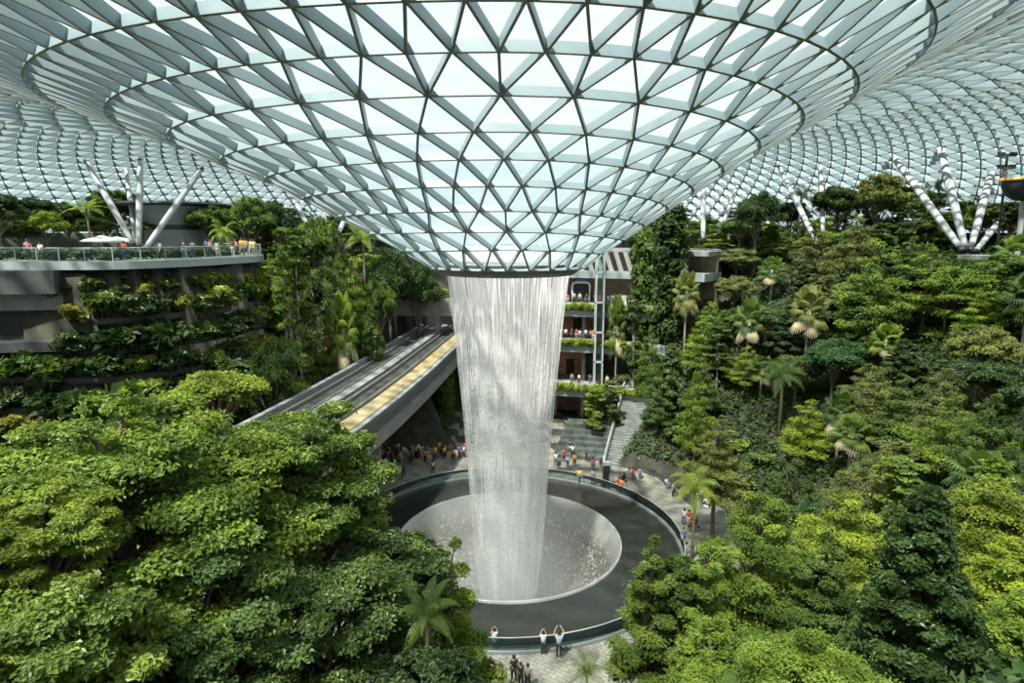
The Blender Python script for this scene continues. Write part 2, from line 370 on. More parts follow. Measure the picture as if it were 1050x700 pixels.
def hgt(x, y):
    dx, dy = x - CX, y - CY; r = math.hypot(dx, dy); phi = math.degrees(math.atan2(dy, dx)) % 360
    h = float(P_(r))
    if 52 < phi < 112:                      # mall side: flat plaza up to the building
        k = min(1, (phi - 52) / 6, (112 - phi) / 6); h = h * (1 - k) + (0 if r < 44 else 22) * k
    if 108 < phi < 215:                     # left side: low ground below the deck wall
        if in_deck(x, y): return 23.0
        k = min(1, (215 - phi) / 10); d = dist_W(x, y)
        if y < 72 and phi > 140: low = max(0.0, 9.5 - .75 * d) if r > 21 else 0; h = h * (1 - k) + min(h, low) * k
        else: h = float(P_(r - 4))
    if 20 < y < 105 and abs(x - trk_x(y) ) < 6.5: h = min(h, 6.5)
    if math.hypot(x, y + 1) < 7: h = min(h, 23.0)
    return h
def build_terrain():
    rs = np.r_[21.4, np.arange(22.5, 62, 1.0), 66, 72, 80, 92]; na = 240; V = []
    for r in rs:
        for j in range(na):
            a = 2 * PI * j / na; x = CX + r * math.cos(a); y = CY + r * math.sin(a)
            V.append((x, y, hgt(x, y) + (.25 * math.sin(x * 1.3) * math.cos(y * 1.1) if r > 23 else -.05)))
    Q = [(i * na + j, i * na + (j + 1) % na, (i + 1) * na + (j + 1) % na, (i + 1) * na + j) for i in range(len(rs) - 1) for j in range(na)]
    o = link(bpy.data.objects.new('trim_1', np_mesh('hillside', V, Q, [M['soil']], smooth=True)))
    tag(o, 'dark planted soil of the terraced valley slopes all around the plaza', 'slope', kind='structure')
build_terrain()
fl = MB(); fl.lathe([(14.3, -.3), (14.3, 0), (17, 0), (22, 0.0), (27, 0), (44, -.02)], 160, (CX, CY))
tag(fl.build('floor', M['paving']), 'pale stone paving of the plaza around the round pool', 'paving', kind='structure')
ter = MB(); ter.box(-6, 6, -5, 1.2, 23.0, 23.4); tag(ter.build('floor_terrace', M['decktop']), 'stone terrace high above the valley at the near side', 'terrace', kind='structure')

# ------------------------------------------------------------------ pool, funnel, waterfall
pool = empty('round_pool', (CX, CY, 0)); tag(pool, 'large round dark pool with a wide open funnel under the waterfall', 'pool')
b = MB(); b.lathe([(14.75, 0.0), (14.75, .2), (14.7, .24), (14.45, .24), (14.4, .2), (14.4, .0)], 160); b.build('kerb', mat('pool_kerb', (.16, .17, .165), .4), pool, True)
b = MB(); b.lathe([(14.4, .02), (14.2, .10), (12, .11), (10, .12), (9.62, .2)], 160); b.build('water_ring', M['water'], pool, True)
b = MB(); b.lathe([(9.62, .0), (9.62, .36), (9.58, .4), (9.5, .4), (9.46, .36), (9.46, .0)], 160)
b.build('funnel_lip', mat('acrylic_lip', (.34, .35, .33), .25), pool, True)
b = MB(); prof = [(9.46, .40)] + [(3.4 + 6.05 * math.cos(q), -6.8 * math.sin(q) ** 1.1 + .3) for q in np.linspace(.06, PI / 2, 16)] + [(3.3, -12)]
b.lathe(prof, 160); b.build('funnel_bowl', M['foam'], pool, True)
b = MB(); b.lathe([(14.62, .2), (14.62, 1.08), (14.6, 1.08), (14.6, .2)], 160); b.build('glass_barrier', M['rglass'], pool, True)
b = MB(); b.lathe([(14.64, 1.08), (14.64, 1.12), (14.58, 1.12), (14.58, 1.08), (14.64, 1.08)], 160); b.build('handrail', M['column'], pool, True)

def fall_r(z, k=1.0):
    return k * float(np.interp(z, [-8, -5.5, 0, 7.8, 13.3, 19.8, 22, 23.6], [2.2, 2.4, 2.95, 3.45, 3.9, 4.5, 4.75, 4.95]))
wf = empty('waterfall', (CX, CY, -6.5)); tag(wf, 'tall white curtain of falling water dropping from the roof opening into the pool', 'waterfall')
for name, kf, dt, db, sd, cells in (('outer_curtain', 1.0, .98, .62, 1, 230), ('middle_curtain', .93, .6, .5, 2, 190), ('inner_column', .62, .12, .55, 3, 90)):
    n = 200; zs = np.linspace(-6.5, 23.3, 60); V = []; 
    for z in zs:
        for j in range(n + 1):
            a = 2 * PI * j / n; rr = fall_r(z, kf) * (1 + .012 * math.sin(a * 23 + sd) * (1 - (z + 6) / 34))
            V.append((rr * math.cos(a), rr * math.sin(a), z + 6.5))
    Q = [(i * (n + 1) + j, i * (n + 1) + j + 1, (i + 1) * (n + 1) + j + 1, (i + 1) * (n + 1) + j) for i in range(59) for j in range(n)]
    me = np_mesh(name, V, Q, [fall_mat(name + '_water', dt, db, sd, cells)], smooth=True)
    uv = me.uv_layers.new(name='UVMap'); li = np.zeros(len(me.loops), dtype=np.int32); me.loops.foreach_get('vertex_index', li)
    u = (li % (n + 1)) / n; v = (li // (n + 1)) / 59 * 30.05
    uv.data.foreach_set('uv', np.stack([u, v], 1).astype(np.float32).ravel())
    link(bpy.data.objects.new(name, me), wf)
# mist rising from the funnel
def vol_mat(name, dens, rad, z0, z1, colr=(1, .98, .95)):
    m, t, out = nt(name)
    tc = N(t, 'ShaderNodeTexCoord'); sx = N(t, 'ShaderNodeSeparateXYZ'); t.links.new(tc.outputs['Object'], sx.inputs[0])
    cb = N(t, 'ShaderNodeCombineXYZ'); t.links.new(sx.outputs[0], cb.inputs[0]); t.links.new(sx.outputs[1], cb.inputs[1])
    ln = N(t, 'ShaderNodeVectorMath', operation='LENGTH'); t.links.new(cb.outputs[0], ln.inputs[0])
    a = N(t, 'ShaderNodeMapRange'); a.inputs['From Min'].default_value = rad; a.inputs['From Max'].default_value = rad * .15; t.links.new(ln.outputs['Value'], a.inputs[0])
    z = N(t, 'ShaderNodeMapRange'); z.inputs['From Min'].default_value = z1; z.inputs['From Max'].default_value = z0; t.links.new(sx.outputs[2], z.inputs[0])
    mu = N(t, 'ShaderNodeMath', operation='MULTIPLY'); t.links.new(a.outputs[0], mu.inputs[0]); t.links.new(z.outputs[0], mu.inputs[1])
    m2 = N(t, 'ShaderNodeMath', operation='MULTIPLY'); t.links.new(mu.outputs[0], m2.inputs[0]); m2.inputs[1].default_value = dens
    vs = N(t, 'ShaderNodeVolumeScatter'); vs.inputs['Color'].default_value = col4(colr); vs.inputs['Anisotropy'].default_value = .1
    t.links.new(m2.outputs[0], vs.inputs['Density']); t.links.new(vs.outputs[0], out.inputs['Volume']); return m
b = MB(); b.lathe([(.01, -5.5), (5.0, -5.2), (7.8, -1), (7.9, 1.5), (6, 4), (4.5, 5.5), (.01, 6)], 48)
mist = b.build('water_mist', vol_mat('mist', .13, 8, -4, 5), None, True); mist.location = (CX, CY, 0)
tag(mist, 'soft white mist rising from the funnel around the foot of the waterfall', 'mist', kind='stuff')

# ------------------------------------------------------------------ left deck and its wall
dk = MB(); n = len(W)
top = [(x, y, 23.8) for x, y in W]; bot = [(x, y, 23.1) for x, y in W]
def ngon_obj(name, pts_top, pts_bot, mats):
    me = bpy.data.meshes.new(name); k = len(pts_top)
    me.from_pydata(list(pts_top) + list(pts_bot), [], [tuple(range(k))[::-1], tuple(range(k, 2 * k))] + [(i, (i + 1) % k, k + (i + 1) % k, k + i) for i in range(k)])
    for m in mats: me.materials.append(m)
    for i, p in enumerate(me.polygons): p.material_index = 1 if i >= 2 and len(mats) > 1 else 0
    me.update(); return link(bpy.data.objects.new(name, me))
Wf = crom(W[1:11], 60)
deckpts = [(-92, 30)] + [tuple(p) for p in Wf] + [(-50, 84), (-60, 100), (-92, 100)]
dk = ngon_obj('floor_deck', [(x, y, 23.8) for x, y in deckpts], [(x, y, 23.15) for x, y in deckpts], [M['decktop'], M['fascia']])
tag(dk, 'curved upper garden deck with a pale grey edge on the left', 'deck', kind='structure')
wl = MB(); A = np.array(Wf); inn = A + (A.mean(0) - A) * .0
cen = np.array([-45, 66]); d = cen - A; d /= np.linalg.norm(d, axis=1)[:, None]
A2 = A + d * 1.6
V = np.vstack([np.c_[A2, np.full(60, 23.3)], np.c_[A2, np.full(60, 0.5)]])
wl.add(V, [(i, i + 1, 61 + i, 60 + i) for i in range(59)])
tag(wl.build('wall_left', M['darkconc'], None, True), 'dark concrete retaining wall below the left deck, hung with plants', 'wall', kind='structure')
# shop opening and grey band under the deck at far left
bnd = MB()
p0, p1 = Vector((-52, 48.2, 0)), Vector((-36.5, 50.2, 0)); dd = (p1 - p0).normalized(); nv = Vector((dd.y, -dd.x, 0))
def wallquad(mb, s0, s1, z0, z1, off, m=0):
    a = p0 + (p1 - p0) * s0 + nv * off; c = p0 + (p1 - p0) * s1 + nv * off
    mb.add([(a.x, a.y, z0), (c.x, c.y, z0), (c.x, c.y, z1), (a.x, a.y, z1)], [(0, 1, 2, 3)], m)
Mx = Matrix.Translation(p0) @ Matrix.Rotation(math.atan2(dd.y, dd.x), 4, 'Z')
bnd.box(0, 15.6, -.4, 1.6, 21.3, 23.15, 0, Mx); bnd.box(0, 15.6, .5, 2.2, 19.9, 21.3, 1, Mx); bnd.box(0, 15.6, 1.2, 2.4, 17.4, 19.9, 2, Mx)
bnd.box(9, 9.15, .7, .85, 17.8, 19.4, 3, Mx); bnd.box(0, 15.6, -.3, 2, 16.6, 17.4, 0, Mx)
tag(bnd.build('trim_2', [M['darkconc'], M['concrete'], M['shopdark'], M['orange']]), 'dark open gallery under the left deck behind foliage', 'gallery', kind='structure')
# glass railing with posts
rl = empty('deck_railing', (-41.8, 51.2, 23.8)); tag(rl, 'glass panel railing with thin handrail along the left garden deck edge', 'railing')
Ar = A[2:58] + d[2:58] * .25; k = len(Ar); o0 = np.array([-41.8, 51.2, 23.8])
gb = MB(); V = np.vstack([np.c_[Ar, np.full(k, 23.85)], np.c_[Ar, np.full(k, 24.85)]]) - o0; gb.add(V, [(i, i + 1, k + i + 1, k + i) for i in range(k - 1)]); gb.build('glass_panels', M['rglass'], rl)
hb = MB(); hb.tube(np.c_[Ar, np.full(k, 24.9)] - o0, .035, 6); hb.build('handrail', M['column'], rl)
for i in range(0, k, 2):
    pb = MB(); p = np.array([Ar[i][0], Ar[i][1], 23.8]) - o0; pb.box(p[0] - .03, p[0] + .03, p[1] - .03, p[1] + .03, p[2], p[2] + 1.05); pb.build('post', M['fascia'], rl)

# ------------------------------------------------------------------ train track
def sweep(mb, off0, off1, z0, z1, m=0, ys=None):
    ys = np.linspace(20, 104, 50) if ys is None else ys
    V = []
    for y in ys:
        x = np.interp(y, [p[1] for p in TRK], [p[0] for p in TRK])
        for o_, z_ in ((off0, z0), (off1, z0), (off1, z1), (off0, z1)): V.append((x + o_, y, z_))
    k = len(ys); Q = [(i * 4 + j, i * 4 + (j + 1) % 4, i * 4 + 4 + (j + 1) % 4, i * 4 + 4 + j) for i in range(k - 1) for j in range(4)]
    Q += [(0, 3, 2, 1), (4 * k - 4, 4 * k - 3, 4 * k - 2, 4 * k - 1)]
    mb.add(V, Q, m)
tz = 10.5
tk = empty('elevated_track', (0, 0, 0)); tag(tk, 'elevated concrete train guideway running from the lower left into the tunnel', 'track')
b = MB(); sweep(b, -4.6, 4.9, tz - 1.2, tz); sweep(b, 4.4, 4.9, tz - 2.6, tz + .25); sweep(b, -4.6, -4.1, tz - 2.6, tz + .7); b.build('guideway_deck', M['track'], tk)
b = MB(); sweep(b, -3.9, -1.1, tz, tz + .12); sweep(b, .1, 2.6, tz, tz + .12); b.build('track_bed', M['trackdark'], tk)
for x_ in (-3.5, -1.6, .4, 2.2):
    b = MB(); sweep(b, x_, x_ + .3, tz + .1, tz + .45); b.build('running_rail', M['rail'], tk)
b = MB(); sweep(b, -.95, 0, tz, tz + .55); b.build('centre_kerb', M['track'], tk)
b = MB(); sweep(b, 2.75, 4.35, tz, tz + .3); b.build('side_walkway', M['walkway'], tk)
for yy in (38, 62.5):
    xx = trk_x(yy) + (.6 if yy > 50 else 0)
    b = MB(); b.tube([(xx, yy, 0), (xx, yy, 4), (xx, yy, tz - 2)], [.62, .62, .66], 16); b.box(xx - 4, xx + 3.6, yy - .7, yy + .7, tz - 2.4, tz - 1.2) ; b.build('pillar', M['concrete'], tk, False)
# tunnel portal
pt = MB()
def xz(x0, x1, y0, y1, z0, z1, m=0): pt.box(x0, x1, y0, y1, z0, z1, m)
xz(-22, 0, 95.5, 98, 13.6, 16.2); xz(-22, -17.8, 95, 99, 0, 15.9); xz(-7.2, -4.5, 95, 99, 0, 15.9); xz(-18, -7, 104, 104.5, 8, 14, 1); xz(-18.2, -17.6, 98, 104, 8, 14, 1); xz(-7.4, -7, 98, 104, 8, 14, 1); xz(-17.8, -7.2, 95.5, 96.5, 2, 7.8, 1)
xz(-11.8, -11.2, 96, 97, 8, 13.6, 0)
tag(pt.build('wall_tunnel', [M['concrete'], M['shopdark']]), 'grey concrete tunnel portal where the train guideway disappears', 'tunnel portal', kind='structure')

# ------------------------------------------------------------------ shopping levels behind the fall
def arc(mb, r0, r1, a0, a1, z0, z1, m=0, n=40):
    mb.lathe([(r0, z0), (r1, z0), (r1, z1), (r0, z1), (r0, z0)], n, (CX, CY), R(a0), R(a1), m)
    for a in (a0, a1):
        c, s = math.cos(R(a)), math.sin(R(a))
        mb.add([(CX + r * c, CY + r * s, z) for r, z in ((r0, z0), (r1, z0), (r1, z1), (r0, z1))], [(0, 1, 2, 3)], m)
mall = MB()
for z, r0 in ((16.4, 36), (11.6, 35), (5.6, 34)):
    arc(mall, r0, 46, 54, 97, z - .7, z, 0)
    arc(mall, r0, r0 + .35, 54, 97, z - 1.5, z + .35, 1)
arc(mall, 41.5, 42, 52, 97, 0, 5, 2); arc(mall, 42, 42.5, 52, 97, 5, 11, 3); arc(mall, 42, 42.5, 52, 97, 11, 15.7, 2); arc(mall, 42.5, 43, 50, 97, 16.4, 23.8, 2)
arc(mall, 38.5, 44, 50, 97, 20.0, 21.0, 1); arc(mall, 39.5, 60, 50, 97, 23.2, 23.8, 0)
tag(mall.build('wall_back', [M['concrete'], M['fascia'], M['brown'], M['darkconc']], None), 'stacked grey mall galleries with set back walls behind the waterfall', 'mall front', kind='structure')
for i, a in enumerate((58, 63, 74, 80, 86, 92)):
    for z0, z1 in ((0, 4.9), (5.6, 10.9), (11.6, 15.7)):
        cb = MB(); x = CX + 37.6 * math.cos(R(a)); y = CY + 37.6 * math.sin(R(a)); cb.tube([(x, y, z0), (x, y, z1)], .3, 10)
        tag(cb.build('trim_column', M['concrete'], None, True), 'round grey concrete column standing between the mall gallery floors', 'column', 'gallery columns behind the waterfall', 'structure')
# slatted facade panel above the entrance
sl = empty('slatted_panel', (CX + 39.2 * math.cos(R(70)), CY + 39.2 * math.sin(R(70)), 21)); tag(sl, 'leaning brown and grey slatted panel above the upper mall gallery', 'facade panel')
sb = MB(); sc_ = MB()
for i in range(17):
    a = R(63 + i * 1.0); x = CX + 39.2 * math.cos(a) - sl.location.x; y = CY + 39.2 * math.sin(a) - sl.location.y
    (sb if i % 2 else sc_).box(x - .32, x + .32, y - .1, y + .1, 0, 2.6)
    (sb if i % 2 else sc_).V[-1][4:, 0] -= .9
sb.build('dark_slats', M['shopdark'], sl); sc_.build('grey_slats', mat('grey_slat', (.38, .36, .33), .7), sl)
# lift shaft
lp = on_z(612, 313, 16.4); lf = empty('glass_lift_shaft', (11.6, 82.5, 5)); tag(lf, 'slim steel framed glass lift shaft beside the mall galleries', 'lift shaft')
for dx, dy in ((-.5, -.5), (.5, -.5), (-.5, .5), (.5, .5)):
    b = MB(); b.box(dx - .09, dx + .09, dy - .09, dy + .09, 0, 18.6); b.build('steel_post', M['column'], lf)
b = MB(); b.box(-.46, .46, -.46, .46, 0, 18.4); b.build('shaft_glass', M['rglass'], lf)
for z in (4, 8, 12, 16): b = MB(); b.box(-.6, .6, -.6, -.5, z, z + .25); b.box(-.6, .6, .5, .6, z, z + .25); b.box(-.6, -.5, -.6, .6, z, z + .25); b.box(.5, .6, -.6, .6, z, z + .25); b.build('ring_beam', M['column'], lf)
# white framed entrance
e0 = Vector((9.8, 88.6, 16.4)); en = empty('entrance_doorway', e0); tag(en, 'bright white rounded door frame with small blue sign on the upper gallery', 'doorway')
b = MB(); b.tube([(-1.25, 0, 0), (-1.25, 0, 2.4), (-1.1, 0, 2.75), (-.8, 0, 2.9), (.8, 0, 2.9), (1.1, 0, 2.75), (1.25, 0, 2.4), (1.25, 0, 0)], .17, 8); b.build('white_frame', M['white'], en)
b = MB(); b.box(-1.2, 1.2, .1, .2, 0, 2.8); b.build('dark_opening', M['shopdark'], en); b = MB(); b.box(-.7, .7, -.1, 0, 3.1, 3.45); b.build('blue_sign', M['blue'], en)
b = MB(); b.box(13.6, 20.5, 84.9, 85.6, 16.4, 17.7); o = b.build('white_counter', M['cream']); tag(o, 'long cream coloured counter block on the upper mall gallery', 'counter')
for i, (x_, z_, lab) in enumerate(((9.5, 11.6, 'terracotta shopfront panel on the middle gallery beside the waterfall'), (8.6, 5.6, 'terracotta shopfront panel on the lower gallery beside the waterfall'))):
    b = MB(); b.box(x_ - 2, x_ + 2, 90.2, 90.6, z_, z_ + 3.4, 0); b.box(x_ - .6, x_ + .6, 90.1, 90.3, z_, z_ + 2.3, 1); b.box(x_ - 2.1, x_ + 2.1, 90, 90.7, z_ + 3.4, z_ + 3.7, 1)
    tag(b.build('shopfront', [M['warm'], M['shopdark']]), lab, 'shopfront')
# stairs right of the pool
st = empty('stone_staircase', (12.4, 67.6, 0), R(-18)); tag(st, 'long flight of stone steps with pale handrails climbing from the plaza', 'staircase')
b = MB()
for i in range(34): b.box(-1.9, 1.9, i * .5, 18, i * .165, (i + 1) * .165)
b.build('steps', mat('step_stone', (.13, .135, .125), .7, c2=(.2, .205, .19), scale=1.5), st)
for s in (-1.95, 1.95):
    b = MB(); b.add([(s - .12, 0, 0), (s + .12, 0, 0), (s - .12, 17, 5.6), (s + .12, 17, 5.6), (s - .12, 0, .75), (s + .12, 0, .75), (s - .12, 17, 6.4), (s + .12, 17, 6.4)],
          [(0, 1, 5, 4), (2, 6, 7, 3), (4, 5, 7, 6), (0, 4, 6, 2), (1, 3, 7, 5)]); b.build('side_wall', mat('pale_stone', (.5, .5, .47), .6), st)
    b = MB(); b.tube([(s, 0, 1.1), (s, 17, 6.8)], .05, 6); b.build('handrail', M['column'], st)
tr = MB()
for i in range(6):
    tr.box(-3.6 + .15 * i, 3.2, i * 1.1, 8, 0, .42 * (i + 1))
o = tr.build('terraced_water_steps', mat('wet_steps', (.05, .06, .053), .3, c2=(.11, .125, .115), scale=1.2)); o.location = (8.4, 69.6, 0); o.rotation_euler = (0, 0, R(-12)); tag(o, 'broad dark wet stepped terraces left of the staircase', 'terrace steps')
# seat walls by the plaza right
def seatwall(pa, pb, lab, w=.55, h=.5, m='stone_dark'):
    a = on_z(pa[0], pa[1], 0); c = on_z(pb[0], pb[1], 0); L = (c - a).length; b = MB(); b.box(0, L, -w / 2, w / 2, 0, h); b.box(-.04, L + .04, -w / 2 - .04, w / 2 + .04, h, h + .07)
    o = b.build('stone_bench', M[m]); o.location = a; o.rotation_euler = (0, 0, math.atan2((c - a).y, (c - a).x)); tag(o, lab, 'bench')
seatwall((651, 478), (672, 487), 'dark stone bench beside the foot of the staircase')
seatwall((676, 489), (712, 519), 'longer dark stone bench along the right edge of the plaza')
for (a, c, lab) in (((713, 512), (721, 507), 'upper white slanted panel on the plaza edge at right'), ((723, 520), (735, 509), 'lower white slanted panel on the plaza edge at right')):
    p = on_z(*a, 0); q = on_z(*c, 0); b = MB(); L = (q - p).length; b.box(0, L, -.3, .3, .45, .52); b.box(.1, .2, -.25, .25, 0, .45); b.box(L - .2, L - .1, -.25, .25, 0, .45)
    o = b.build('white_bench', M['white']); o.location = p; o.rotation_euler = (0, 0, math.atan2((q - p).y, (q - p).x)); tag(o, lab, 'bench')
# totem
p = on_z(621, 499, 0); tt = empty('information_totem', p); tag(tt, 'slim dark totem post standing on the plaza behind the pool', 'totem')
b = MB(); b.box(-.32, .32, -.2, .2, 0, 2.4); b.build('post', M['darkmetal'], tt); b = MB(); b.box(-.36, .36, -.24, .24, 2.4, 2.75); b.build('cap', mat('totem_cap', (.35, .45, .5), .4), tt); b = MB(); b.box(-.5, .5, -.4, .4, 0, .12); b.build('base', M['stone_dark'], tt)
# strollers
def stroller(px, py, lab, cm):
    p = on_z(px, py, 0); s = empty('stroller', p, R(30)); tag(s, lab, 'stroller')
    b = MB(); b.tube([(-.3, 0, .2), (.35, 0, 1.0)], .025, 6); b.tube([(.35, 0, .2), (-.25, 0, .85)], .025, 6); b.tube([(.35, -.25, 1.0), (.35, .25, 1.0)], .025, 6); b.build('frame', M['darkmetal'], s)
    b = MB(); b.box(-.25, .3, -.22, .22, .4, .5); b.box(.2, .3, -.22, .22, .45, .95); b.build('seat', cm, s)
    b = MB(); b.lathe([(.01, .3), (.2, .25), (.3, .1), (.33, 0)], 12, (0, 0), 0, 2 * PI); o = b.build('canopy', cm, s, True); o.location = (-.02, 0, .8)
    for x in (-.3, .35):
        for y in (-.24, .24): b = MB(); b.tube([(x, y - .02, .13), (x, y + .02, .13)], .13, 12); b.build('wheel', M['darkmetal'], s)
stroller(711, 541, 'red stroller parked near the right edge of the plaza', M['red'])
stroller(638, 494, 'dark stroller near the totem on the plaza', M['darkmetal'])
# big red ball-like planter in the trees
p = on_z(693, 492, 0)
b = MB(); b.lathe([(.01, 0), (.45, .05), (.62, .4), (.55, .75), (.3, .95), (.28, 1.0), (.01, .98)], 20); o = b.build('red_urn', M['red'], None, True); o.location = p; o.scale = (.65,) * 3; tag(o, 'round red urn under the trees beyond the plaza bench', 'urn')

# ------------------------------------------------------------------ slanted steel columns
def column(pa, fa, pb, fb, rad, lab):
    rad *= .72; t = at(*pa, fa); q = at(*pb, fb); c = empty('steel_column', q); tag(c, lab, 'column', None)
    dv = np.array(t - q)
    b = MB(); b.tube([dv * s for s in np.linspace(0, 1, 10)], [rad * (.72 + .28 * math.sin(PI * min(1, s * 1.0))) for s in np.linspace(0, 1, 10)], 16); b.build('tapered_tube', M['column'], c, True)
    b = MB(); b.tube([dv * .985, dv * 1.02], [rad * .85, rad * .5], 12); b.build('head_joint', M['darkmetal'], c, True)
    b = MB(); b.tube([dv * -.02, dv * .02], [rad * 1.1, rad * .8], 12); b.build('foot_joint', M['darkmetal'], c, True)
for args in (
    ((88, 165), 82, (137, 250), 80, .52, 'silver column leaning left, first from left above the garden deck'),
    ((129, 170), 90, (139, 250), 84, .42, 'thin silver column behind the upright one above the left deck'),
    ((144, 163), 83, (142, 252), 80, .55, 'upright silver column in the centre of the left column cluster'),
    ((207, 173), 84, (148, 256), 78, .52, 'silver column leaning far right above the left garden deck'),
    ((297, 196), 96, (318, 236), 92, .5, 'short silver column leaning left beside the funnel on the left'),
    ((333, 205), 96, (332, 240), 92, .5, 'short upright silver column left of the glass funnel'),
    ((356, 219), 96, (346, 242), 92, .5, 'short silver column leaning right, nearest the funnel on the left'),
    ((721, 186), 90, (721, 245), 86, .5, 'upright grey column just right of the glass funnel'),
    ((757, 190), 100, (737, 240), 94, .42, 'thin pale column leaning right behind the upright one right of funnel'),
    ((799, 171), 92, (838, 250), 78, .5, 'grey column leaning left above the fan palms'),
    ((841, 165), 92, (844, 240), 84, .5, 'upright grey column among the dark trees above the fan palms'),
    ((864, 183), 104, (860, 215), 98, .5, 'short white column stub seen between upper right trees'),
    ((897, 190), 104, (876, 222), 98, .5, 'short silver column leaning right behind the upper right trees'),
    ((907, 148), 88, (986, 256), 70, .62, 'long silver column leaning steeply left on the upper right slope'),
    ((959, 132), 82, (990, 256), 72, .66, 'thick brown grey column leaning left, tallest of the right cluster'),
    ((1022, 157), 84, (995, 256), 73, .62, 'bright silver column leaning right of the right cluster'),
    ((1044, 203), 84, (1000, 258), 71, .5, 'lowest silver column of the right cluster, under the orange rimmed basket')):
    column(*args)
# lamp mast and basket
q = at(1022, 262, 66); lm = empty('lamp_mast', (q.x, q.y, q.z)); tag(lm, 'thin dark floodlight mast beside the orange rimmed basket', 'lamp mast')
tp = at(1033, 158, 66) - q
b = MB(); b.tube([(0, 0, -1), tuple(tp)], .12, 8); b.build('pole', M['darkmetal'], lm)
for k_, s_ in ((.0, -.6), (.12, .6), (.0, .6), (.12, -.5)):
    b = MB(); x, y, z = tp * (1 - k_); b.box(x + s_ - .28, x + s_ + .28, y - .2, y + .2, z - .22, z + .18); b.box(min(x, x + s_), max(x, x + s_), y - .05, y + .05, z - .05, z + .05); b.build('floodlight', M['darkmetal'], lm)
q = at(1052, 185, 64); bk = empty('rope_basket', q); tag(bk, 'dark round lookout basket with orange rim at the right edge', 'basket')
b = MB(); b.lathe([(2.0, 0), (1.95, -.6), (1.6, -1.4), (.9, -1.9), (.01, -2.05)], 28); b.build('basket_shell', M['darkmetal'], bk, True)
b = MB(); b.lathe([(2.15, 0), (2.15, .25), (1.9, .25), (1.9, 0), (2.15, 0)], 36); b.build('orange_rim', M['orange'], bk, True)
b = MB(); b.lathe([(2.0, .25), (2.0, 1.3), (1.98, 1.3)], 36); b.build('glass_guard', M['rglass'], bk, True)
b = MB(); b.tube([(0, 0, -2.0), (0.2, 0, -8.5)], .25, 8); b.build('support', M['column'], bk)
# umbrellas / kiosk on the left deck
def umb(px, py, fwd, lab, rad=2.4):
    q = at(px, py, fwd); u = empty('parasol', (q.x, q.y, 23.8)); h = q.z - 23.8; tag(u, lab, 'parasol', None)
    b = MB(); b.tube([(0, 0, 0), (0, 0, h)], .05, 8); b.build('pole', M['column'], u)
    b = MB(); b.lathe([(.01, h + .1), (rad * .5, h - .2), (rad, h - .55), (rad, h - .7), (rad * .5, h - .3), (.01, h)], 8); b.build('canopy', M['white'], u)
umb(104, 242, 80, 'left of the two white parasols beneath the deck trees'); umb(120, 243, 82, 'right of the two white parasols beneath the deck trees')
q = at(178, 214, 92); b = MB(); b.lathe([(.01, .45), (7, .4), (8, .1), (7.6, -.1), (.01, -.1)], 40); b.lathe([(5, -6.2), (5, -.1)], 30, m=1); b.lathe([(5.05, -3.4), (5.05, -2.7)], 30, m=0)
o = b.build('round_pavilion', [M['darkmetal'], M['fascia']], None, True); o.location = (q.x, q.y, 23.8 + 6.2); tag(o, 'low round pavilion with thin dark roof behind the left deck columns', 'pavilion')
pw = MB(); pw.lathe([(79, 23), (79, 26.2), (79.4, 26.2), (79.4, 23)], 120, (CX, CY)); tag(pw.build('wall_perimeter', mat('rim_wall', (.035, .05, .03), .9, c2=(.06, .08, .045), scale=.6), None, True), 'low dark planted wall around the rim of the garden decks', 'wall', kind='structure')
# distant building mass at the rim seen under the roof edge
ub = MB(); ub.box(-20, 22, 112, 118, 23.8, 27.5, 0); ub.box(-24, 26, 111, 119, 27.5, 28.1, 1)
tag(ub.build('wall_far', [M['shopdark'], M['fascia']]), 'low dark building band at the far rim beyond the funnel', 'building', kind='structure')
for i, (p, f_, w_) in enumerate(((on_z(480, 246, 23.8), 1, 1),)): pass

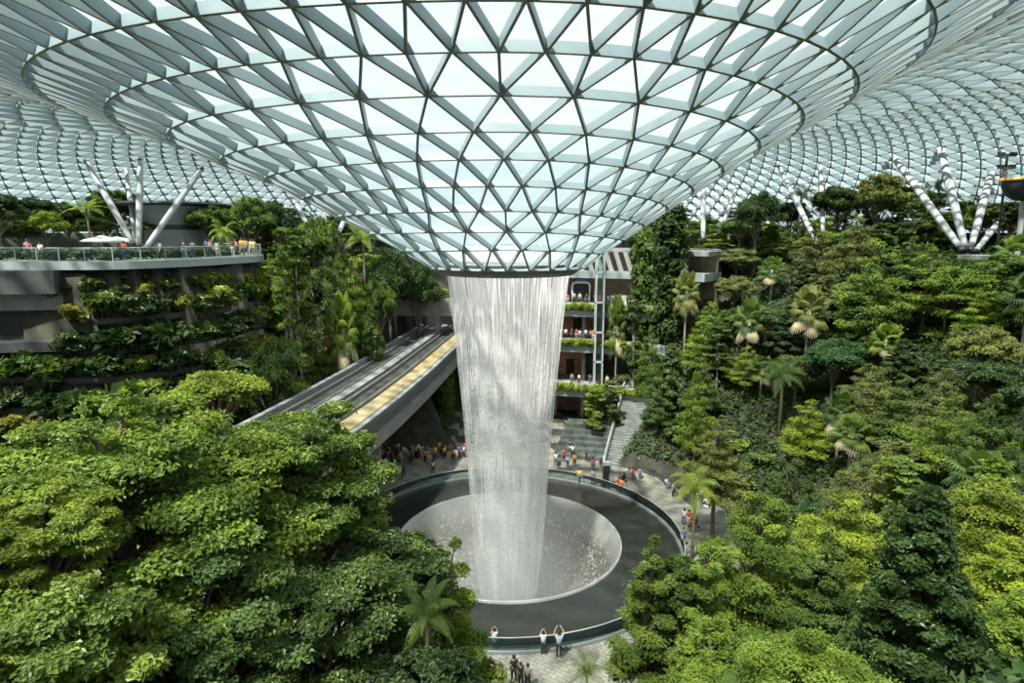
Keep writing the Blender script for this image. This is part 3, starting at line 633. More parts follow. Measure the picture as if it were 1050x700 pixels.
# ------------------------------------------------------------------ vegetation meshes
def unit(v): return v / (np.linalg.norm(v, axis=1)[:, None] + 1e-9)
def leaf_cards(cen, nor, L, Wd, g, axis=None, fold=.25):
    n = len(cen); ax = g.normal(size=(n, 3)) if axis is None else axis + g.normal(size=(n, 3)) * .25
    ax = unit(ax - nor * (ax * nor).sum(1)[:, None]); sd = np.cross(nor, ax)
    L = L * g.uniform(.7, 1.25, n); Wd = Wd * g.uniform(.75, 1.2, n)
    a = ax * L[:, None] * .5; s = sd * Wd[:, None] * .5; f = nor * (Wd * fold)[:, None]
    V = np.stack([cen - a, cen + s + f - a * .1, cen + a - f * .5, cen - s + f - a * .1], 1)
    Q = np.arange(n * 4).reshape(n, 4); return V.reshape(-1, 3), Q
def pad_leaves(pads, n, L, Wd, g, up=.6, shell=(.72, 1.05), core=.10, under=.25):
    pads = np.array(pads, float); area = (pads[:, 3] * pads[:, 4] + pads[:, 3] * pads[:, 5] * 2); pr = area / area.sum()
    nc = int(n * core); n1 = n - nc
    def samp(k, s0, s1):
        i = g.choice(len(pads), k, p=pr); d = unit(g.normal(size=(k, 3)))
        flip = (d[:, 2] < 0) & (g.random(k) > under); d[flip, 2] *= -1
        rr = g.uniform(s0, s1, k) ** .7 * np.where(g.random(k) < .22, g.uniform(1.0, 1.45, k), 1.0); c = pads[i, :3] + d * pads[i, 3:6] * rr[:, None]
        f_ = 2.6 / (pads[:, 3].mean() + .2); q_ = np.sin(c[:, 0] * f_ + 1.7 * np.sin(c[:, 2] * f_ * .8)) + np.sin(c[:, 1] * f_ * 1.1 + 2 * np.sin(c[:, 0] * f_ * .6)) + np.sin(c[:, 2] * f_ * 1.7 + c[:, 1]); c = c - d * pads[i, 3:6] * np.clip(-q_ * .22, 0, .45)[:, None]
        nr = unit(d * (1 - up) + np.array([0, 0, 1.0]) * up + g.normal(size=(k, 3)) * .38)
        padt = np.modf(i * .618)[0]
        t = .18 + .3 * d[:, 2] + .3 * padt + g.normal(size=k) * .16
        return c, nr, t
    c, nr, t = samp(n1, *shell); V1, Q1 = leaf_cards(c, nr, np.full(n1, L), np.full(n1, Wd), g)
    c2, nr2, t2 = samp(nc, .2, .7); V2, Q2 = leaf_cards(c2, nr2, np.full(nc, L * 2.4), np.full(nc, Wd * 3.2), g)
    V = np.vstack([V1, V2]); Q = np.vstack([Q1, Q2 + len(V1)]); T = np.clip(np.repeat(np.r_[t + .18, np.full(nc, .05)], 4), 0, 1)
    return V, Q, T
def trunk_mesh(name, H, rad, tips, g, m='bark', split=.35, lean=.3):
    mb = MB(); sway = g.normal(size=2) * lean
    def axis(z): s = z / H; return np.array([sway[0] * s * s, sway[1] * s * s, z])
    mb.tube([axis(z) for z in np.linspace(-.5, H * .8, 8)], np.linspace(rad * 1.15, rad * .3, 8), 8)
    for t in tips:
        t = np.array(t[:3], float); z0 = max(H * split, t[2] - (np.linalg.norm(t[:2]) * .8 + .4)); z0 = min(z0, H * .78); a = axis(z0)
        mid = (a + t) / 2 + np.array([0, 0, .12 * H * .3]); mb.tube([a, mid, t], [rad * .38, rad * .24, rad * .08], 5, caps=False)
    return np_mesh(name, np.vstack(mb.V), np.vstack(mb.Q), [M[m]], smooth=True)
def proto_dome(H, Rr, n, L, Wd, seed, gloss=False, npad=52, low=-.05, flat=.8):
    g = np.random.default_rng(seed); pads = []; cz = H - Rr * flat
    for i in range(npad):
        z = g.uniform(low, 1); a = i * 2.4 + g.uniform(-.3, .3); q = math.sqrt(max(0, 1 - z * z)); s = g.uniform(.62, .98) if i > 4 else g.uniform(0, .5)
        pr = Rr * g.uniform(.24, .40) * (34 / npad) ** .42
        pads.append((Rr * q * s * math.cos(a), Rr * q * s * math.sin(a), cz + Rr * flat * z * s * .95, pr, pr, pr * (.6 if npad < 60 else .42)))
    V, Q, T = pad_leaves(pads, n, L, Wd, g)
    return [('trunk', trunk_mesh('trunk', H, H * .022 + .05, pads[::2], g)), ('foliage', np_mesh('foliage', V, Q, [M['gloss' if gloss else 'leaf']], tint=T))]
def proto_layer(H, Rr, n, L, Wd, seed, tiers=6, gloss=False, start=.38, m='bark', ragged=1.0):
    g = np.random.default_rng(seed); pads = []
    for k in range(tiers):
        s = k / (tiers - 1); z = H * (start + (1 - start) * s) - .2; rr = Rr * (1 - .78 * s ** 1.5) * g.uniform(.85, 1.05); m_ = max(3, int(9 * (1 - .6 * s))); a0 = g.uniform(0, 6)
        for j in range(m_):
            a = a0 + 2 * PI * j / m_ + g.uniform(-.25, .25) * ragged; q = rr * g.uniform(.5, .95)
            pr = rr * g.uniform(.26, .42) + .12
            pads.append((q * math.cos(a), q * math.sin(a), z + g.uniform(-.3, .3) * ragged, pr, pr, .16 + .05 * Rr))
        pads.append((0, 0, z + .1, rr * .4, rr * .4, .25))
    V, Q, T = pad_leaves(pads, n, L, Wd, g, up=.8, under=.35, core=.06)
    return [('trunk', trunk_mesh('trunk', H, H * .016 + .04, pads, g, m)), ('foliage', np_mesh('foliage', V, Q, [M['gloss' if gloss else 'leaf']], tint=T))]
def proto_cone(H, Rr, n, L, Wd, seed, gloss=True):
    g = np.random.default_rng(seed); pads = []
    for i in range(56):
        s = (i + .5) / 56; s = s ** .8; z = H * (.14 + .84 * s); rr = Rr * (1 - s) ** .7 * g.uniform(.3, 1.12); a = i * 2.4
        pr = Rr * (.15 + .14 * (1 - s)); pads.append((rr * math.cos(a), rr * math.sin(a), z, pr, pr, pr * .65))
    V, Q, T = pad_leaves(pads, n, L, Wd, g, up=.4)
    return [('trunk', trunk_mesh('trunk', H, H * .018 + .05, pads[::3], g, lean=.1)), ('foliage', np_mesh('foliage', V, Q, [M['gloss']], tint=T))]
def proto_slender(H, n, L, Wd, seed):
    g = np.random.default_rng(seed); pads = []
    for k in range(9):
        s = k / 8; z = H * (.38 + .6 * s)
        for j in range(3 if k < 8 else 4):
            a = g.uniform(0, 6.28); q = g.uniform(.3, 1.5) * (1.1 - .5 * s); pr = g.uniform(.45, .85); pads.append((q * math.cos(a), q * math.sin(a), z + g.uniform(-.4, .2), pr, pr, pr * .4))
    V, Q, T = pad_leaves(pads, n, L, Wd, g, up=.7)
    return [('trunk', trunk_mesh('trunk', H, .13, pads, g, 'palebark')), ('foliage', np_mesh('foliage', V, Q, [M['leaf']], tint=T))]
def proto_vine(H, Rr, n, L, Wd, seed):
    g = np.random.default_rng(seed); pads = []
    for i in range(46):
        s = i / 45; a = i * 2.4; q = Rr * g.uniform(.2, .75); pr = Rr * g.uniform(.4, .65); pads.append((q * math.cos(a), q * math.sin(a), H * (.04 + .95 * s), pr, pr, pr * 1.1))
    V, Q, T = pad_leaves(pads, n, L, Wd, g, up=.3, under=.8)
    return [('trunk', trunk_mesh('trunk', H, .2, [], g)), ('foliage', np_mesh('foliage', V, Q, [M['leaf']], tint=T))]
def strip(V, Q, T, MI, pts, wid, side, t, mi):
    n0 = len(V)
    for p, w in zip(pts, wid): V.append(p - side * w); V.append(p + side * w); T += [t, t]
    for i in range(len(pts) - 1): Q.append((n0 + 2 * i, n0 + 2 * i + 1, n0 + 2 * i + 3, n0 + 2 * i + 2)); MI.append(mi)
def proto_fan(H, seed, nf=26, S=1.0):
    g = np.random.default_rng(seed); V = []; Q = []; T = []; MI = []; top = np.array([0, 0, H])
    for f in range(nf):
        az = f * 2.4 + g.uniform(-.2, .2); el = R(75) - f / nf * R(125); mi = 1 if el < R(-28) and g.random() < .6 else 0
        d = np.array([math.cos(az) * math.cos(el), math.sin(az) * math.cos(el), math.sin(el)]); side = np.array([-math.sin(az), math.cos(az), 0]); nrm = np.cross(side, d)
        pl = S * g.uniform(.9, 1.25); e = top + d * pl + np.array([0, 0, -.12]); strip(V, Q, T, MI, [top, e], [.035, .02], side, .5, mi)
        t = g.uniform(.3, .9)
        for k in range(15):
            b_ = R(-100 + k * 200 / 14); dir_ = d * math.cos(b_) + side * math.sin(b_); L = S * .95 * (1 - .2 * abs(b_) / R(100)); s2 = -d * math.sin(b_) + side * math.cos(b_)
            m1 = e + dir_ * L * .6; m2 = e + dir_ * L + np.array([0, 0, -.30 * S]); strip(V, Q, T, MI, [e, m1, m2], [.02, .075 * S, .01], s2, t, mi)
    mb = MB(); mb.tube([(0, 0, -.5), (.05, 0, H * .5), (0, 0, H)], [.17, .13, .15], 8)
    return [('trunk', np_mesh('trunk', np.vstack(mb.V), np.vstack(mb.Q), [M['palebark']], smooth=True)), ('palm_crown', np_mesh('palm_crown', np.array(V), Q, [M['leaf'], M['straw']], MI, T))]
def proto_feather(H, seed, nf=15, L=2.6, droop=1.0, ll=.5, tr=.12):
    g = np.random.default_rng(seed); V = []; Q = []; T = []; MI = []; top = np.array([0, 0, H])
    for f in range(nf):
        az = f * 2.4; el = R(70) - (f / nf) * R(60); dx = np.array([math.cos(az), math.sin(az), 0]); side = np.array([-math.sin(az), math.cos(az), 0]); pts = []
        Lf = L * g.uniform(.85, 1.1)
        for s in np.linspace(0, 1, 16):
            e = el - s * droop * 1.2; pts.append((s, e))
        P = [top]; 
        for s, e in pts[1:]: P.append(P[-1] + (dx * math.cos(e) + np.array([0, 0, 1]) * math.sin(e)) * Lf / 15)
        strip(V, Q, T, MI, P, list(np.linspace(.03, .008, 16)), side, .5, 0); t = g.uniform(.35, .8)
        for i in range(2, 16):
            tan = unit((P[i] - P[i - 1])[None])[0]; l_ = ll * math.sin(PI * min(.97, .12 + i / 16.5)) + .08
            for sg in (-1, 1):
                for h_ in (0, .5):
                    b_ = P[i - 1] + (P[i] - P[i - 1]) * h_; dr = unit((side * sg + tan * .45 + np.array([0, 0, .1]))[None])[0]
                    strip(V, Q, T, MI, [b_, b_ + dr * l_ * .55, b_ + dr * l_ + np.array([0, 0, -.35 * l_])], [.012, .026, .004], tan, g.uniform(-.15, .15) + t, 0)
    mb = MB(); mb.tube([(0, 0, -.4), (.08, 0, H * .5), (0, 0, H)], [tr * 1.2, tr, tr * .9], 8)
    return [('trunk', np_mesh('trunk', np.vstack(mb.V), np.vstack(mb.Q), [M['bark']], smooth=True)), ('palm_crown', np_mesh('palm_crown', np.array(V), Q, [M['leaf']], MI, T))]
def proto_shrub(Rr, n, L, Wd, seed, gloss=True):
    g = np.random.default_rng(seed); pads = []
    for i in range(12):
        a = i * 2.4; q = Rr * g.uniform(0, .7); pr = Rr * g.uniform(.3, .5); pads.append((q * math.cos(a), q * math.sin(a), Rr * g.uniform(.3, .8), pr, pr, pr * .7))
    V, Q, T = pad_leaves(pads, n, L, Wd, g, up=.5)
    return [('stem', trunk_mesh('stem', Rr * .9, .05, pads[::2], g, split=.1)), ('foliage', np_mesh('foliage', V, Q, [M['gloss' if gloss else 'leaf']], tint=T))]
PR = {
 'dome': [proto_dome(7, 3.0, 11000, .26, .15, s, s % 2 == 0) for s in (11, 12, 13)],
 'layer': [proto_layer(7, 3.2, 12000, .20, .11, s) for s in (21, 22, 23)],
 'cone': [proto_cone(8, 2.4, 10000, .26, .16, s) for s in (31, 32)],
 'slender': [proto_slender(11, 6000, .28, .14, s) for s in (41, 42)],
 'vine': [proto_vine(12, 1.25, 9000, .32, .2, s) for s in (51, 52)],
 'fan': [proto_fan(5, 61), proto_fan(4, 62)],
 'feather': [proto_feather(5.5, 71), proto_feather(4, 72, 13, 2.2, 1.3)],
 'shrub': [proto_shrub(1.3, 1700, .28, .16, s) for s in (81, 82, 83)],
 'bigleaf': [proto_shrub(1.4, 420, .75, .36, s) for s in (91, 92)],
}
HT = {'dome': (7, 3), 'layer': (7, 3.2), 'cone': (8, 2.4), 'slender': (11, 1.7), 'vine': (12, 1.2), 'fan': (5.6, 2), 'feather': (6, 2.2), 'shrub': (1.7, 1.4), 'bigleaf': (1.7, 1.4)}
NAME = {'dome': 'broadleaf_tree', 'layer': 'layered_tree', 'cone': 'conical_tree', 'slender': 'slender_tree', 'vine': 'vine_covered_tree', 'fan': 'fan_palm', 'feather': 'feather_palm', 'shrub': 'shrub', 'bigleaf': 'large_leaf_plant'}
DESC = {'dome': 'round crowned tree', 'layer': 'tiered small leaved tree', 'cone': 'conical tree', 'slender': 'slender pale trunked tree', 'vine': 'tall vine covered tree', 'fan': 'fan palm with pale hanging fronds', 'feather': 'feather leaved palm', 'shrub': 'leafy shrub', 'bigleaf': 'large leaved plant'}
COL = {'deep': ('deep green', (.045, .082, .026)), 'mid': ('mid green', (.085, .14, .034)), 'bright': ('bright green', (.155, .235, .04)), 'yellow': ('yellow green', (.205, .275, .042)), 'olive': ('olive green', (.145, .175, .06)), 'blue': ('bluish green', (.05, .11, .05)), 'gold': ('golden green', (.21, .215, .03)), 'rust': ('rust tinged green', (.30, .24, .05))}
TREES = []
def plant(parts, name, x, y, z, sxy, sz, rot, colr, label, cat, group=None):
    r_ = empty(name, (x, y, z), rot); r_.scale = (sxy, sxy, sz); tag(r_, label, cat, group)
    j = [random.uniform(.85, 1.15) for _ in range(3)]
    for pn, me in parts:
        o = bpy.data.objects.new(pn, me); C.objects.link(o); o.parent = r_
        o.color = (colr[0] * j[0], colr[1] * j[0], colr[2] * j[1], 1)
    TREES.append((x, y, sxy)); return r_
def catof(k): return 'palm' if k in ('fan', 'feather') else ('plant' if k == 'bigleaf' else ('shrub' if k == 'shrub' else 'tree'))
vi = [0]
def tree_px(kind, px, ytop, fwd, wpx, ck, label, base=None, parts=None, hk=None):
    """tree whose crown top shows at (px,ytop) at distance fwd; its foot stands on the ground there"""
    p = at(px, ytop, fwd); z0 = hgt(p.x, p.y) - .1 if base is None else base
    H, Rr = hk or HT[kind]; h = max(.5, p.z - z0); h = min(h, 2.6) if kind == 'bigleaf' else h; d = proj((p.x, p.y, p.z))[2]; wr = wpx / 2 / F * d
    vi[0] += 1; ps = parts or PR[kind][vi[0] % len(PR[kind])]
    return plant(ps, NAME[kind], p.x, p.y, z0, wr / Rr, h / H, random.uniform(0, 6), COL[ck][1], label, catof(kind))

# -- near hero trees (own meshes)
def hero(kind_fn, name, px, ytop, fwd, wpx, ck, label, H, Rr, **kw):
    p = at(px, ytop, fwd); z0 = hgt(p.x, p.y) - .2; h = p.z - z0; d = proj((p.x, p.y, p.z - 2))[2]; wr = wpx / 2 / F * d
    parts = kind_fn(h, wr, **kw); return plant(parts, name, p.x, p.y, z0, 1, 1, 0, COL[ck][1], label, 'tree')
hero(proto_dome, 'broadleaf_tree', 118, 408, 17.5, 360, 'bright', 'huge broad tree with rounded glossy leafy crown filling the lower left corner', 0, 0, n=150000, L=.165, Wd=.095, seed=101, gloss=True, npad=170, low=-.45, flat=.95)
hero(proto_dome, 'broadleaf_tree', 300, 404, 21, 180, 'bright', 'broad leafy tree right of the huge corner tree, before the train track', 0, 0, n=95000, L=.17, Wd=.098, seed=102, gloss=True, npad=120, low=-.8, flat=1.15)
hero(proto_dome, 'broadleaf_tree', 405, 545, 20, 105, 'mid', 'smaller dark leafy tree between the train pillar and the feathery tree', 0, 0, n=30000, L=.2, Wd=.12, seed=103, gloss=True, npad=60, low=-.6, flat=1.1)
hero(proto_layer, 'layered_tree', 458, 566, 22, 108, 'bright', 'airy light green small tree left of the pool barrier', 0, 0, n=24000, L=.15, Wd=.07, seed=104, tiers=7, start=.3, ragged=2)
hero(proto_dome, 'broadleaf_tree', 42, 498, 14, 130, 'yellow', 'yellow green fine leaved tree at the left edge', 0, 0, n=50000, L=.12, Wd=.055, seed=105, npad=110, low=-.5, flat=.9)
hero(proto_dome, 'broadleaf_tree', 222, 384, 34, 74, 'yellow', 'thin trunked tree with yellow green crown behind the corner tree', 0, 0, n=12000, L=.22, Wd=.13, seed=106, npad=44, flat=.55)
hero(proto_dome, 'broadleaf_tree', 702, 572, 25, 64, 'mid', 'round tree bright on its left side at the lower right of the pool', 0, 0, n=32000, L=.17, Wd=.09, seed=107, npad=80, low=-.6, flat=1.2)
hero(proto_layer, 'layered_tree', 668, 562, 24.5, 76, 'bright', 'small lime green tree leaning toward the pool at lower right', 0, 0, n=26000, L=.14, Wd=.075, seed=108, tiers=8, start=.35, ragged=1.5)
hero(proto_layer, 'layered_tree', 778, 508, 27, 185, 'bright', 'broad feathery tiered tree at the lower right, right of the pool', 0, 0, n=70000, L=.15, Wd=.07, seed=109, tiers=9, start=.25, ragged=1.6)
hero(proto_cone, 'conical_tree', 955, 500, 20, 132, 'deep', 'dark glossy conical tree rising in the lower right foreground', 0, 0, n=60000, L=.2, Wd=.12, seed=110)
hero(proto_layer, 'layered_tree', 872, 508, 30, 150, 'yellow', 'yellow green tiered tree left of the dark conical tree', 0, 0, n=42000, L=.15, Wd=.08, seed=111, tiers=8, start=.3)
hero(proto_layer, 'layered_tree', 1018, 498, 30, 170, 'yellow', 'yellow green tiered tree right of the dark conical tree', 0, 0, n=46000, L=.15, Wd=.08, seed=112, tiers=8, start=.3)
hero(proto_layer, 'layered_tree', 1085, 600, 20, 110, 'bright', 'bright tiered tree at the lower right edge of the photo', 0, 0, n=26000, L=.15, Wd=.075, seed=113, tiers=7, start=.3)
hero(proto_layer, 'layered_tree', 835, 660, 17, 190, 'bright', 'lime green flat topped tree at the bottom edge left of conical tree', 0, 0, n=44000, L=.12, Wd=.06, seed=114, tiers=5, start=.5)
hero(proto_layer, 'layered_tree', 732, 640, 21, 90, 'bright', 'light green tree at bottom edge below the broad feathery tree', 0, 0, n=18000, L=.15, Wd=.07, seed=115, tiers=6, start=.4)
for a_ in ((905, 468, 38, 150, 'olive', 'wide olive tiered tree behind the yellow green pair at lower right', 141), (1010, 440, 42, 150, 'bright', 'wide bright tiered tree at the right edge above the yellow green pair', 142),
           (810, 478, 40, 110, 'mid', 'mid green tiered tree behind the broad feathery one', 143), (950, 425, 50, 120, 'olive', 'olive tiered tree in the middle of the lower right slope', 144), (1000, 380, 58, 110, 'mid', 'broad tiered tree near the right edge at mid height', 145),
           (1040, 560, 24, 100, 'yellow', 'yellow green tiered tree cut by the right edge beside the conical tree', 146), (850, 560, 25, 90, 'mid', 'shaded tiered tree between the broad feathery and conical trees', 147), (725, 560, 24, 70, 'bright', 'narrow bright tree left of the broad feathery tiered tree', 148)):
    hero(proto_layer, 'layered_tree', *a_[:6], 0, 0, n=34000, L=.17, Wd=.085, seed=a_[6], tiers=8, start=.3, ragged=1.3)
hero(proto_layer, 'layered_tree', 737, 432, 50, 66, 'olive', 'olive round topped tree on the plaza edge beside the benches', 0, 0, n=14000, L=.18, Wd=.1, seed=116, tiers=7, start=.45)
for args in ((200, 560, 15, 210, 'mid', 'dark leafy tree filling the bottom left under the huge corner tree', 131, 48000, 90),
             (330, 560, 17, 190, 'mid', 'shaded leafy tree at the bottom edge left of the tree fern', 132, 44000, 90),
             (60, 600, 12, 200, 'bright', 'glossy leaved tree at the very bottom left corner', 133, 42000, 90),
             (440, 662, 15.5, 110, 'deep', 'dark low tree at the bottom edge behind the tree fern', 134, 26000, 60)):
    hero(proto_dome, 'broadleaf_tree', *args[:6], 0, 0, n=int(args[7] * 1.4), L=.155, Wd=.09, seed=args[6], gloss=True, npad=args[8], low=-.9, flat=1.2)
SP = []
def T(*a, **k): SP.append(a); return tree_px(*a, **k)
# fan palms and others on the right slope
T('feather', 715, 462, 47, 60, 'yellow', 'yellow green fern palm under the olive tree at plaza edge')
T('feather', 437, 622, 17, 64, 'mid', 'tree fern with pale upright fronds among lower left foliage')
T('feather', 745, 690, 15, 90, 'mid', 'arching palm at the bottom edge beneath the light green tree')
T('feather', 602, 684, 20, 40, 'mid', 'thin frond palm at the bottom edge right of centre')
T('fan', 832, 292, 66, 46, 'olive', 'fan palm in the middle of the right slope, left of its twin')
T('fan', 874, 298, 66, 48, 'olive', 'fan palm in the middle of the right slope, right of its twin')
T('fan', 770, 303, 70, 36, 'mid', 'smaller fan palm left of the twin fan palms')
T('fan', 705, 290, 76, 34, 'olive', 'fan palm behind the vine covered trunks right of the mall')
T('fan', 793, 262, 78, 34, 'mid', 'upper fan palm above the twin fan palms on a tall trunk')
T('fan', 633, 322, 82, 24, 'mid', 'small fan palm in front of the mall galleries')
T('feather', 805, 352, 60, 56, 'mid', 'feather palm below the fan palms on the right slope')
T('bigleaf', 795, 430, 50, 34, 'bright', 'huge round leaved plant in the shade of the right slope')
# tall columns right of the mall
for px, yt, fw, w, k, c, lab in (
  (664, 238, 84, 30, 'vine', 'mid', 'tall vine covered trunk nearest the funnel on the right'),
  (690, 216, 80, 34, 'vine', 'deep', 'tall dark vine covered tree second from the funnel on the right'),
  (652, 300, 80, 26, 'slender', 'mid', 'slim tree before the upper mall gallery'),
  (610, 398, 74, 24, 'slender', 'bright', 'short bamboo like tree left of the staircase'),
  (627, 392, 75, 22, 'slender', 'mid', 'second bamboo like tree beside the staircase'),
  (668, 338, 74, 34, 'layer', 'mid', 'tiered tree at the head of the staircase'),
  (690, 352, 70, 44, 'cone', 'mid', 'bushy conical tree right of the staircase'),
  (722, 326, 72, 44, 'layer', 'bright', 'bright tiered tree above the plaza on the right slope'),
  (716, 385, 62, 40, 'layer', 'bright', 'tiered tree just above the fern palm at the plaza edge'),
  (676, 400, 69, 36, 'layer', 'mid', 'low tiered tree screening the right side of the staircase'),
  (740, 250, 86, 34, 'slender', 'mid', 'slender tree beneath the pale column right of the funnel'),
  (705, 225, 92, 40, 'dome', 'mid', 'round tree on the rim right of the vine covered trees')):
    T(k, px, yt, fw, w, c, lab)
# -- upper garden trees on the left deck
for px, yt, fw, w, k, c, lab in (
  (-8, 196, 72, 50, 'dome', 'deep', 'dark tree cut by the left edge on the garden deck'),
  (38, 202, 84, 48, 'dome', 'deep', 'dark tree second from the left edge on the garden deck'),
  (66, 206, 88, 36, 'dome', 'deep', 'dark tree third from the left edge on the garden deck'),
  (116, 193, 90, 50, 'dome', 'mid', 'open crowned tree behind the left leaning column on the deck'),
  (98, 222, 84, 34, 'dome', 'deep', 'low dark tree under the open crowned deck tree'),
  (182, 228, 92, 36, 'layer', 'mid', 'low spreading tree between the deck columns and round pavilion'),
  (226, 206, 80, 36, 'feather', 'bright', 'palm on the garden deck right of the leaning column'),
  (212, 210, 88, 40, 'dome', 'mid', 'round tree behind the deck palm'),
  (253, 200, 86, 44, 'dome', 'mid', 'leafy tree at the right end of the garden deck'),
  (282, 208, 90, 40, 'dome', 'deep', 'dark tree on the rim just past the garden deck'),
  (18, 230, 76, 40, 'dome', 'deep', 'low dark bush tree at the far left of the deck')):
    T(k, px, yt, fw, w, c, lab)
# -- left back slope trees
for px, yt, fw, w, k, c, lab in (
  (300, 236, 68, 44, 'slender', 'mid', 'tall slender tree beside the right end of the garden deck'),
  (288, 262, 66, 30, 'slender', 'bright', 'bright slender tree just past the deck end'),
  (322, 222, 84, 46, 'dome', 'mid', 'round tree below the short leaning columns'),
  (345, 232, 82, 44, 'layer', 'mid', 'tiered tree under the column nearest the funnel'),
  (372, 240, 88, 44, 'feather', 'bright', 'bright palm on the left back slope near the funnel'),
  (398, 258, 90, 46, 'dome', 'deep', 'dark round tree above the tunnel portal, left one'),
  (428, 268, 94, 40, 'dome', 'deep', 'dark round tree above the tunnel portal, right one'),
  (330, 270, 76, 44, 'dome', 'mid', 'mid height round tree on the left back slope'),
  (362, 268, 80, 40, 'layer', 'bright', 'bright tiered tree in the middle of the left back slope'),
  (385, 285, 84, 40, 'dome', 'mid', 'round tree just left of the tunnel portal'),
  (334, 326, 73, 70, 'layer', 'olive', 'grey green tiered tree beside the train track'),
  (298, 310, 62, 40, 'layer', 'mid', 'tiered tree left of the grey green one by the track'),
  (380, 312, 76, 34, 'cone', 'mid', 'conical tree between track and tunnel portal'),
  (350, 296, 72, 36, 'fan', 'bright', 'fan palm above the grey green tree by the track'),
  (275, 345, 56, 44, 'dome', 'deep', 'dark tree in shade at the foot of the deck wall'),
  (445, 292, 97, 40, 'shrub', 'bright', 'leafy shrub on top of the tunnel portal, right one'),
  (418, 296, 97, 40, 'shrub', 'mid', 'leafy shrub on top of the tunnel portal, left one')):
    T(k, px, yt, fw, w, c, lab, **({'base': 16.2} if k == 'shrub' else {}))
T('vine', 457, 372, 84, 16, 'bright', 'leafy climber hanging by the end of the train guideway')
T('slender', 434, 400, 88, 26, 'deep', 'dark slender tree under the guideway, right one'); T('slender', 412, 410, 84, 26, 'deep', 'dark slender tree under the guideway, left one')
for i, (px, yt, fw, w) in enumerate(((405, 430, 78, 40), (430, 428, 80, 36), (452, 432, 80, 34))):
    T('dome', px, yt, fw, w, 'deep', 'dark low tree behind the crowd left of the waterfall, %s' % ('leftmost of three', 'middle of three', 'rightmost of three')[i])
# -- upper rim trees, right
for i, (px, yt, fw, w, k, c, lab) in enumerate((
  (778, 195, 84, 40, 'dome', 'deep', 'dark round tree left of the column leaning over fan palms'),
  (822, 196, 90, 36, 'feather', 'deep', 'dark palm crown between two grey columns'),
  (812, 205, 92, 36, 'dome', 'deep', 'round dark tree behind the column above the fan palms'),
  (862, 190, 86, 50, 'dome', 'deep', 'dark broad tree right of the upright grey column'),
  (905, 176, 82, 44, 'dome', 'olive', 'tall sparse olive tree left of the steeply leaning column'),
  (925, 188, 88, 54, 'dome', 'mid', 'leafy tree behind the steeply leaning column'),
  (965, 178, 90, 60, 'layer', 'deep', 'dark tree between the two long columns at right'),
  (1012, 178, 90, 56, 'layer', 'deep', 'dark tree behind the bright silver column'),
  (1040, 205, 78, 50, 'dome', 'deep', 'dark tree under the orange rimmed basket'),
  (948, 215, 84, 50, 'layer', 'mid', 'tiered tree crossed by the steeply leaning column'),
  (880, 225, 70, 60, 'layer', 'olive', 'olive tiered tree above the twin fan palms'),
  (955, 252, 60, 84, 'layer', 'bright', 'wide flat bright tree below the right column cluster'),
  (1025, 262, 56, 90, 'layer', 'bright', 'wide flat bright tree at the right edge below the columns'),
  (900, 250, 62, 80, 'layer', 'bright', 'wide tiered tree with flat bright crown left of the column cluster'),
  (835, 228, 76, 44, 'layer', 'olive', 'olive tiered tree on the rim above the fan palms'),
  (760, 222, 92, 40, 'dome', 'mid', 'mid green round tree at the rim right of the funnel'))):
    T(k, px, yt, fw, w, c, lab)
# -- filler rows following the terraces of the right and near slopes
def fill(rows, a0, a1, side, kinds, shrink=1.0):
    for ri, (r_, hh, rowname) in enumerate(rows):
        got = []; step = 3.5 / r_; n_ = int(R(a1 - a0) / step)
        for j in range(n_):
            a = R(a0) + step * (j + .5 * (ri % 2)) + random.uniform(-.25, .25) * step; x = CX + (r_ + random.uniform(-.9, .9)) * math.cos(a); y = CY + (r_ + random.uniform(-.9, .9)) * math.sin(a)
            if math.hypot(x, y) < 19 or y < 4: continue
            if any((x - tx) ** 2 + (y - ty) ** 2 < 4.6 for tx, ty, _ in TREES): continue
            if abs(x - trk_x(y)) < 6.5 and 20 < y < 100: continue
            if r_ < 45 and in_deck(x, y): continue
            z = hgt(x, y)
            px, py, d_ = proj((x, y, z + 3))
            if any(abs(px - cx_) < 26 and d_ < cf_ + 4 for cx_, cf_ in ((140, 80), (120, 80), (170, 80), (986, 70), (960, 72), (1010, 72), (838, 76), (1000, 70))) and r_ > 45: continue
            if d_ < 34 and px > 600: continue
            if d_ < 28: continue
            if d_ < 5 or px < -60 or px > 1110 or py > 760: continue
            got.append((px, x, y, z))
        got.sort()
        for q, (px, x, y, z) in enumerate(got):
            k = random.choice(kinds); H, Rr = HT[k]; h = hh * random.uniform(.8, 1.15) * (1.25 if k in ('vine', 'slender') else 1); ck = random.choice(['deep', 'mid', 'mid', 'bright', 'olive', 'blue', 'mid', 'deep'] if k != 'layer' else ['bright', 'olive', 'mid', 'yellow', 'mid'])
            vi[0] += 1
            lab = '%s %s, %s from left in %s' % (COL[ck][0], DESC[k].replace('fan palm with pale hanging fronds', 'fan palm').replace('slender pale trunked', 'slender').replace('tiered small leaved', 'tiered').replace('tall vine covered', 'vine clad').replace('round crowned', 'round').replace('feather leaved', 'feather'), ORD[q], rowname)
            plant(PR[k][vi[0] % len(PR[k])], NAME[k], x, y, z - .1, random.uniform(.75, 1.0) * shrink * (2.6 / Rr if Rr > 2.2 else 1.2), h / H, random.uniform(0, 6), COL[ck][1], lab, catof(k), group='trees in ' + rowname)
ORD = ['first', 'second', 'third', 'fourth', 'fifth', 'sixth', 'seventh', 'eighth', 'ninth', 'tenth', 'eleventh', 'twelfth', 'thirteenth', 'fourteenth', 'fifteenth', 'sixteenth', 'seventeenth', 'eighteenth', 'nineteenth', 'twentieth'] + ['number %d' % i for i in range(21, 60)]
